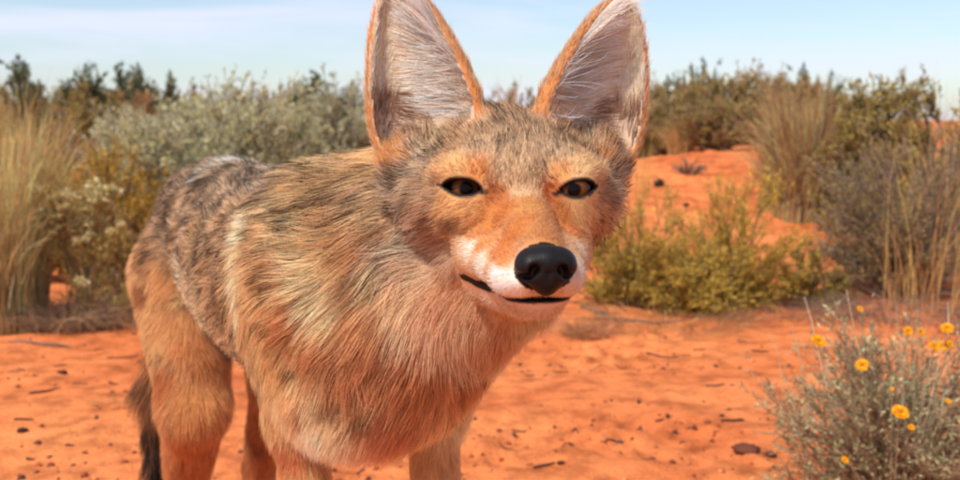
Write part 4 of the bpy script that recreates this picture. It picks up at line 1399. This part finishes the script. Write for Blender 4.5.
# --- sticks, clods and litter on the sand
def stick(label, px, py, length_px, ang, r=0.003, cols=((120, 88, 70),), bend=0.15, group=None):
    p = on_ground(px, py)
    d = (p - CAM) @ CF
    L = length_px / FPX * d
    K = 7
    s = np.linspace(-0.5, 0.5, K)[:, None]
    a = math.radians(ang)
    q = np.array([math.cos(a), math.sin(a), 0]) * s * L
    q += np.array([-math.sin(a), math.cos(a), 0]) * ((s * 2) ** 2 - 0.3) * bend * L * 0.5 + rng.normal(0, L * 0.012, (K, 3)) * np.array([1, 1, 0])
    for k in range(K):
        q[k, 2] = zg(p[0] + q[k, 0], p[1] + q[k, 1]) - p[2] + r * 0.6
    v, f = tubes(q[None], (r * np.array([0.75, 1, 0.95, 0.9, 0.8, 0.65, 0.4]))[None], 5)
    cap = [list(range(4, -1, -1)), list(range(30, 35))]
    me = make_mesh('twig', v, [f, np.array(cap)], np.repeat(pal(cols, 1, 0.6, 0.1), len(v), 0), True)
    o = obj('twig', me, M_STEM, None, p)
    return tag(o, label, 'twig', group)


GW = ((150, 122, 104), (132, 106, 94))
stick('long grey stick lying below the yellow green bush', 640, 322, 92, -4, 0.0060, GW, 0.1)
stick('short grey stick slanting under the chin of the coyote', 594, 311, 50, -62, 0.0065, GW, 0.1)
stick('second grey stick parallel beside the slanting one', 606, 317, 46, -58, 0.0050, GW, 0.1)
stick('thin bent brown stick on the sand below the grey stick', 668, 357, 44, -14, 0.0035, ((132, 84, 62),), 0.4)
stick('straight dark twig on the sand at the far left', 45, 392, 30, 42, 0.0035, ((118, 66, 50),), 0.0)
stick('grey branch lying along the foot of the left grass', 45, 345, 80, -6, 0.0050, GW, 0.2)
stick('brown twig crossing the sand beside the hind leg', 122, 358, 32, 6, 0.0030, ((120, 76, 56),), 0.2)
stick('dark curved twig in front of the broken crust', 735, 421, 30, 28, 0.0035, ((104, 66, 52),), 0.3)
stick('short dark twig at the bottom under the chest', 545, 466, 26, 30, 0.0030, ((96, 60, 48),), 0.2)
stick('pale twig lying under the flower bush at the right', 770, 434, 34, -10, 0.0025, ((196, 150, 112),), 0.2)
small = 'small dark twigs scattered over the sand'
for px, py in ((530, 376), (562, 372), (596, 368), (622, 369), (700, 350), (716, 386), (660, 421), (690, 428), (612, 440), (566, 444), (505, 448), (24, 420), (60, 366), (80, 384), (112, 384), (14, 372), (70, 446), (98, 350), (30, 460), (760, 352), (742, 342), (520, 432)):
    stick('small dark twig scattered on the open sand', px, py, rng.uniform(8, 20), rng.uniform(-40, 40), rng.uniform(0.0018, 0.0032), ((112, 70, 52), (140, 96, 72)), rng.uniform(0, 0.4), small)


def rock(name, label, px, py, w_px, cols, group=None, cat='clod', flat=0.6):
    p = on_ground(px, py)
    d = (p - CAM) @ CF
    r = w_px / FPX * d / 2
    nl, nc = 9, 12
    th = np.linspace(0, math.pi, nl)[:, None]
    ph = np.linspace(0, 2 * math.pi, nc, endpoint=False)[None, :]
    v = np.stack([np.sin(th) * np.cos(ph), np.sin(th) * np.sin(ph), np.cos(th) + 0 * ph], -1).reshape(-1, 3)
    o_ = int(rng.integers(0, 90))
    k = 1 + 0.9 * fbm(v[:, 0] * 1.6 + v[:, 2], v[:, 1] * 1.6 - v[:, 2] * 0.7, 3, o_)
    v = v * k[:, None] * r * np.array([1, 0.8, flat])
    i = np.arange(nl * nc).reshape(nl, nc)
    j = np.roll(i, -1, 1)
    f = np.stack([i[:-1], i[1:], j[1:], j[:-1]], -1).reshape(-1, 4)
    o = obj(name, make_mesh(name, v, f, np.repeat(pal(cols, 1, 0.6, 0.1), len(v), 0)), M_STEM, None, p + np.array([0, 0, r * flat * 0.35]))
    return tag(o, label, cat, group)


rock('clod', 'large dark clod on the red mound beside the cheek', 659, 186, 11, ((52, 34, 32),), flat=1.0)
rock('clod', 'smaller dark clod below the large one on the mound', 685, 206, 8, ((84, 50, 42),))
rock('stone', 'dark grey stone on the sand below the chest', 620, 443, 8, ((96, 78, 74),), cat='stone')
rock('clod', 'brown clod of crust left of the flower bush', 746, 451, 26, ((120, 68, 48),), flat=0.4)
rock('clod', 'round brown clod beside the larger crust clod', 770, 456, 12, ((110, 62, 46),))
rock('clod', 'dark clod at the lower edge under the chest', 561, 464, 8, ((86, 48, 36),))
rock('clod', 'dark clod on the sand at left near the straight twig', 62, 374, 10, ((92, 50, 38),))
rock('clod', 'dark clod low on the sand at the far left', 22, 432, 12, ((90, 52, 40),))
# crumbs of crust, leaf litter and pebbles nobody could count
n = 9000
xy = np.stack([rng.uniform(-1.6, 2.0, n), 1.55 + 3.0 * rng.random(n) ** 1.5], 1)
dens = fbm(xy[:, 0] * 1.3 + 4.2, xy[:, 1] * 2.6 + 1.7, 3, 21)
xy = xy[(dens + rng.normal(0, 0.10, n)) > 0.0]
n = len(xy)
tet = np.array([[1, 0, -0.3], [-0.5, 0.9, -0.3], [-0.5, -0.9, -0.3], [0.1, 0.1, 0.8], [0.3, -0.7, 0.4], [-0.6, 0.2, 0.5]])
sz = 0.0016 + 0.0075 * rng.random(n) ** 4
ang = rng.uniform(0, 6.28, n)
ca, sa = np.cos(ang), np.sin(ang)
jt = tet[None] * rng.uniform(0.6, 1.4, (n, 6, 3))
zz = np.array([zg(a, b) for a, b in xy])
v = np.stack([jt[:, :, 0] * ca[:, None] - jt[:, :, 1] * sa[:, None], jt[:, :, 0] * sa[:, None] + jt[:, :, 1] * ca[:, None], jt[:, :, 2] * 0.8], -1) * sz[:, None, None]
v += np.stack([xy[:, 0], xy[:, 1], zz + sz * 0.2], 1)[:, None]
tf = np.array([[0, 1, 3], [0, 3, 4], [0, 4, 2], [1, 2, 5], [1, 5, 3], [3, 5, 4], [2, 4, 5], [0, 2, 1]])
f = (np.arange(n)[:, None, None] * 6 + tf[None]).reshape(-1, 3)
c = np.repeat(pal([(190, 98, 56), (150, 76, 48), (120, 66, 48), (204, 130, 84), (96, 62, 50)], n, 0.8, 0.2), 6, 0)
tag(obj('litter', make_mesh('litter', v.reshape(-1, 3), f, c), M_STEM), 'crumbs of red crust and leaf litter strewn over the sand', 'litter', None, 'stuff')
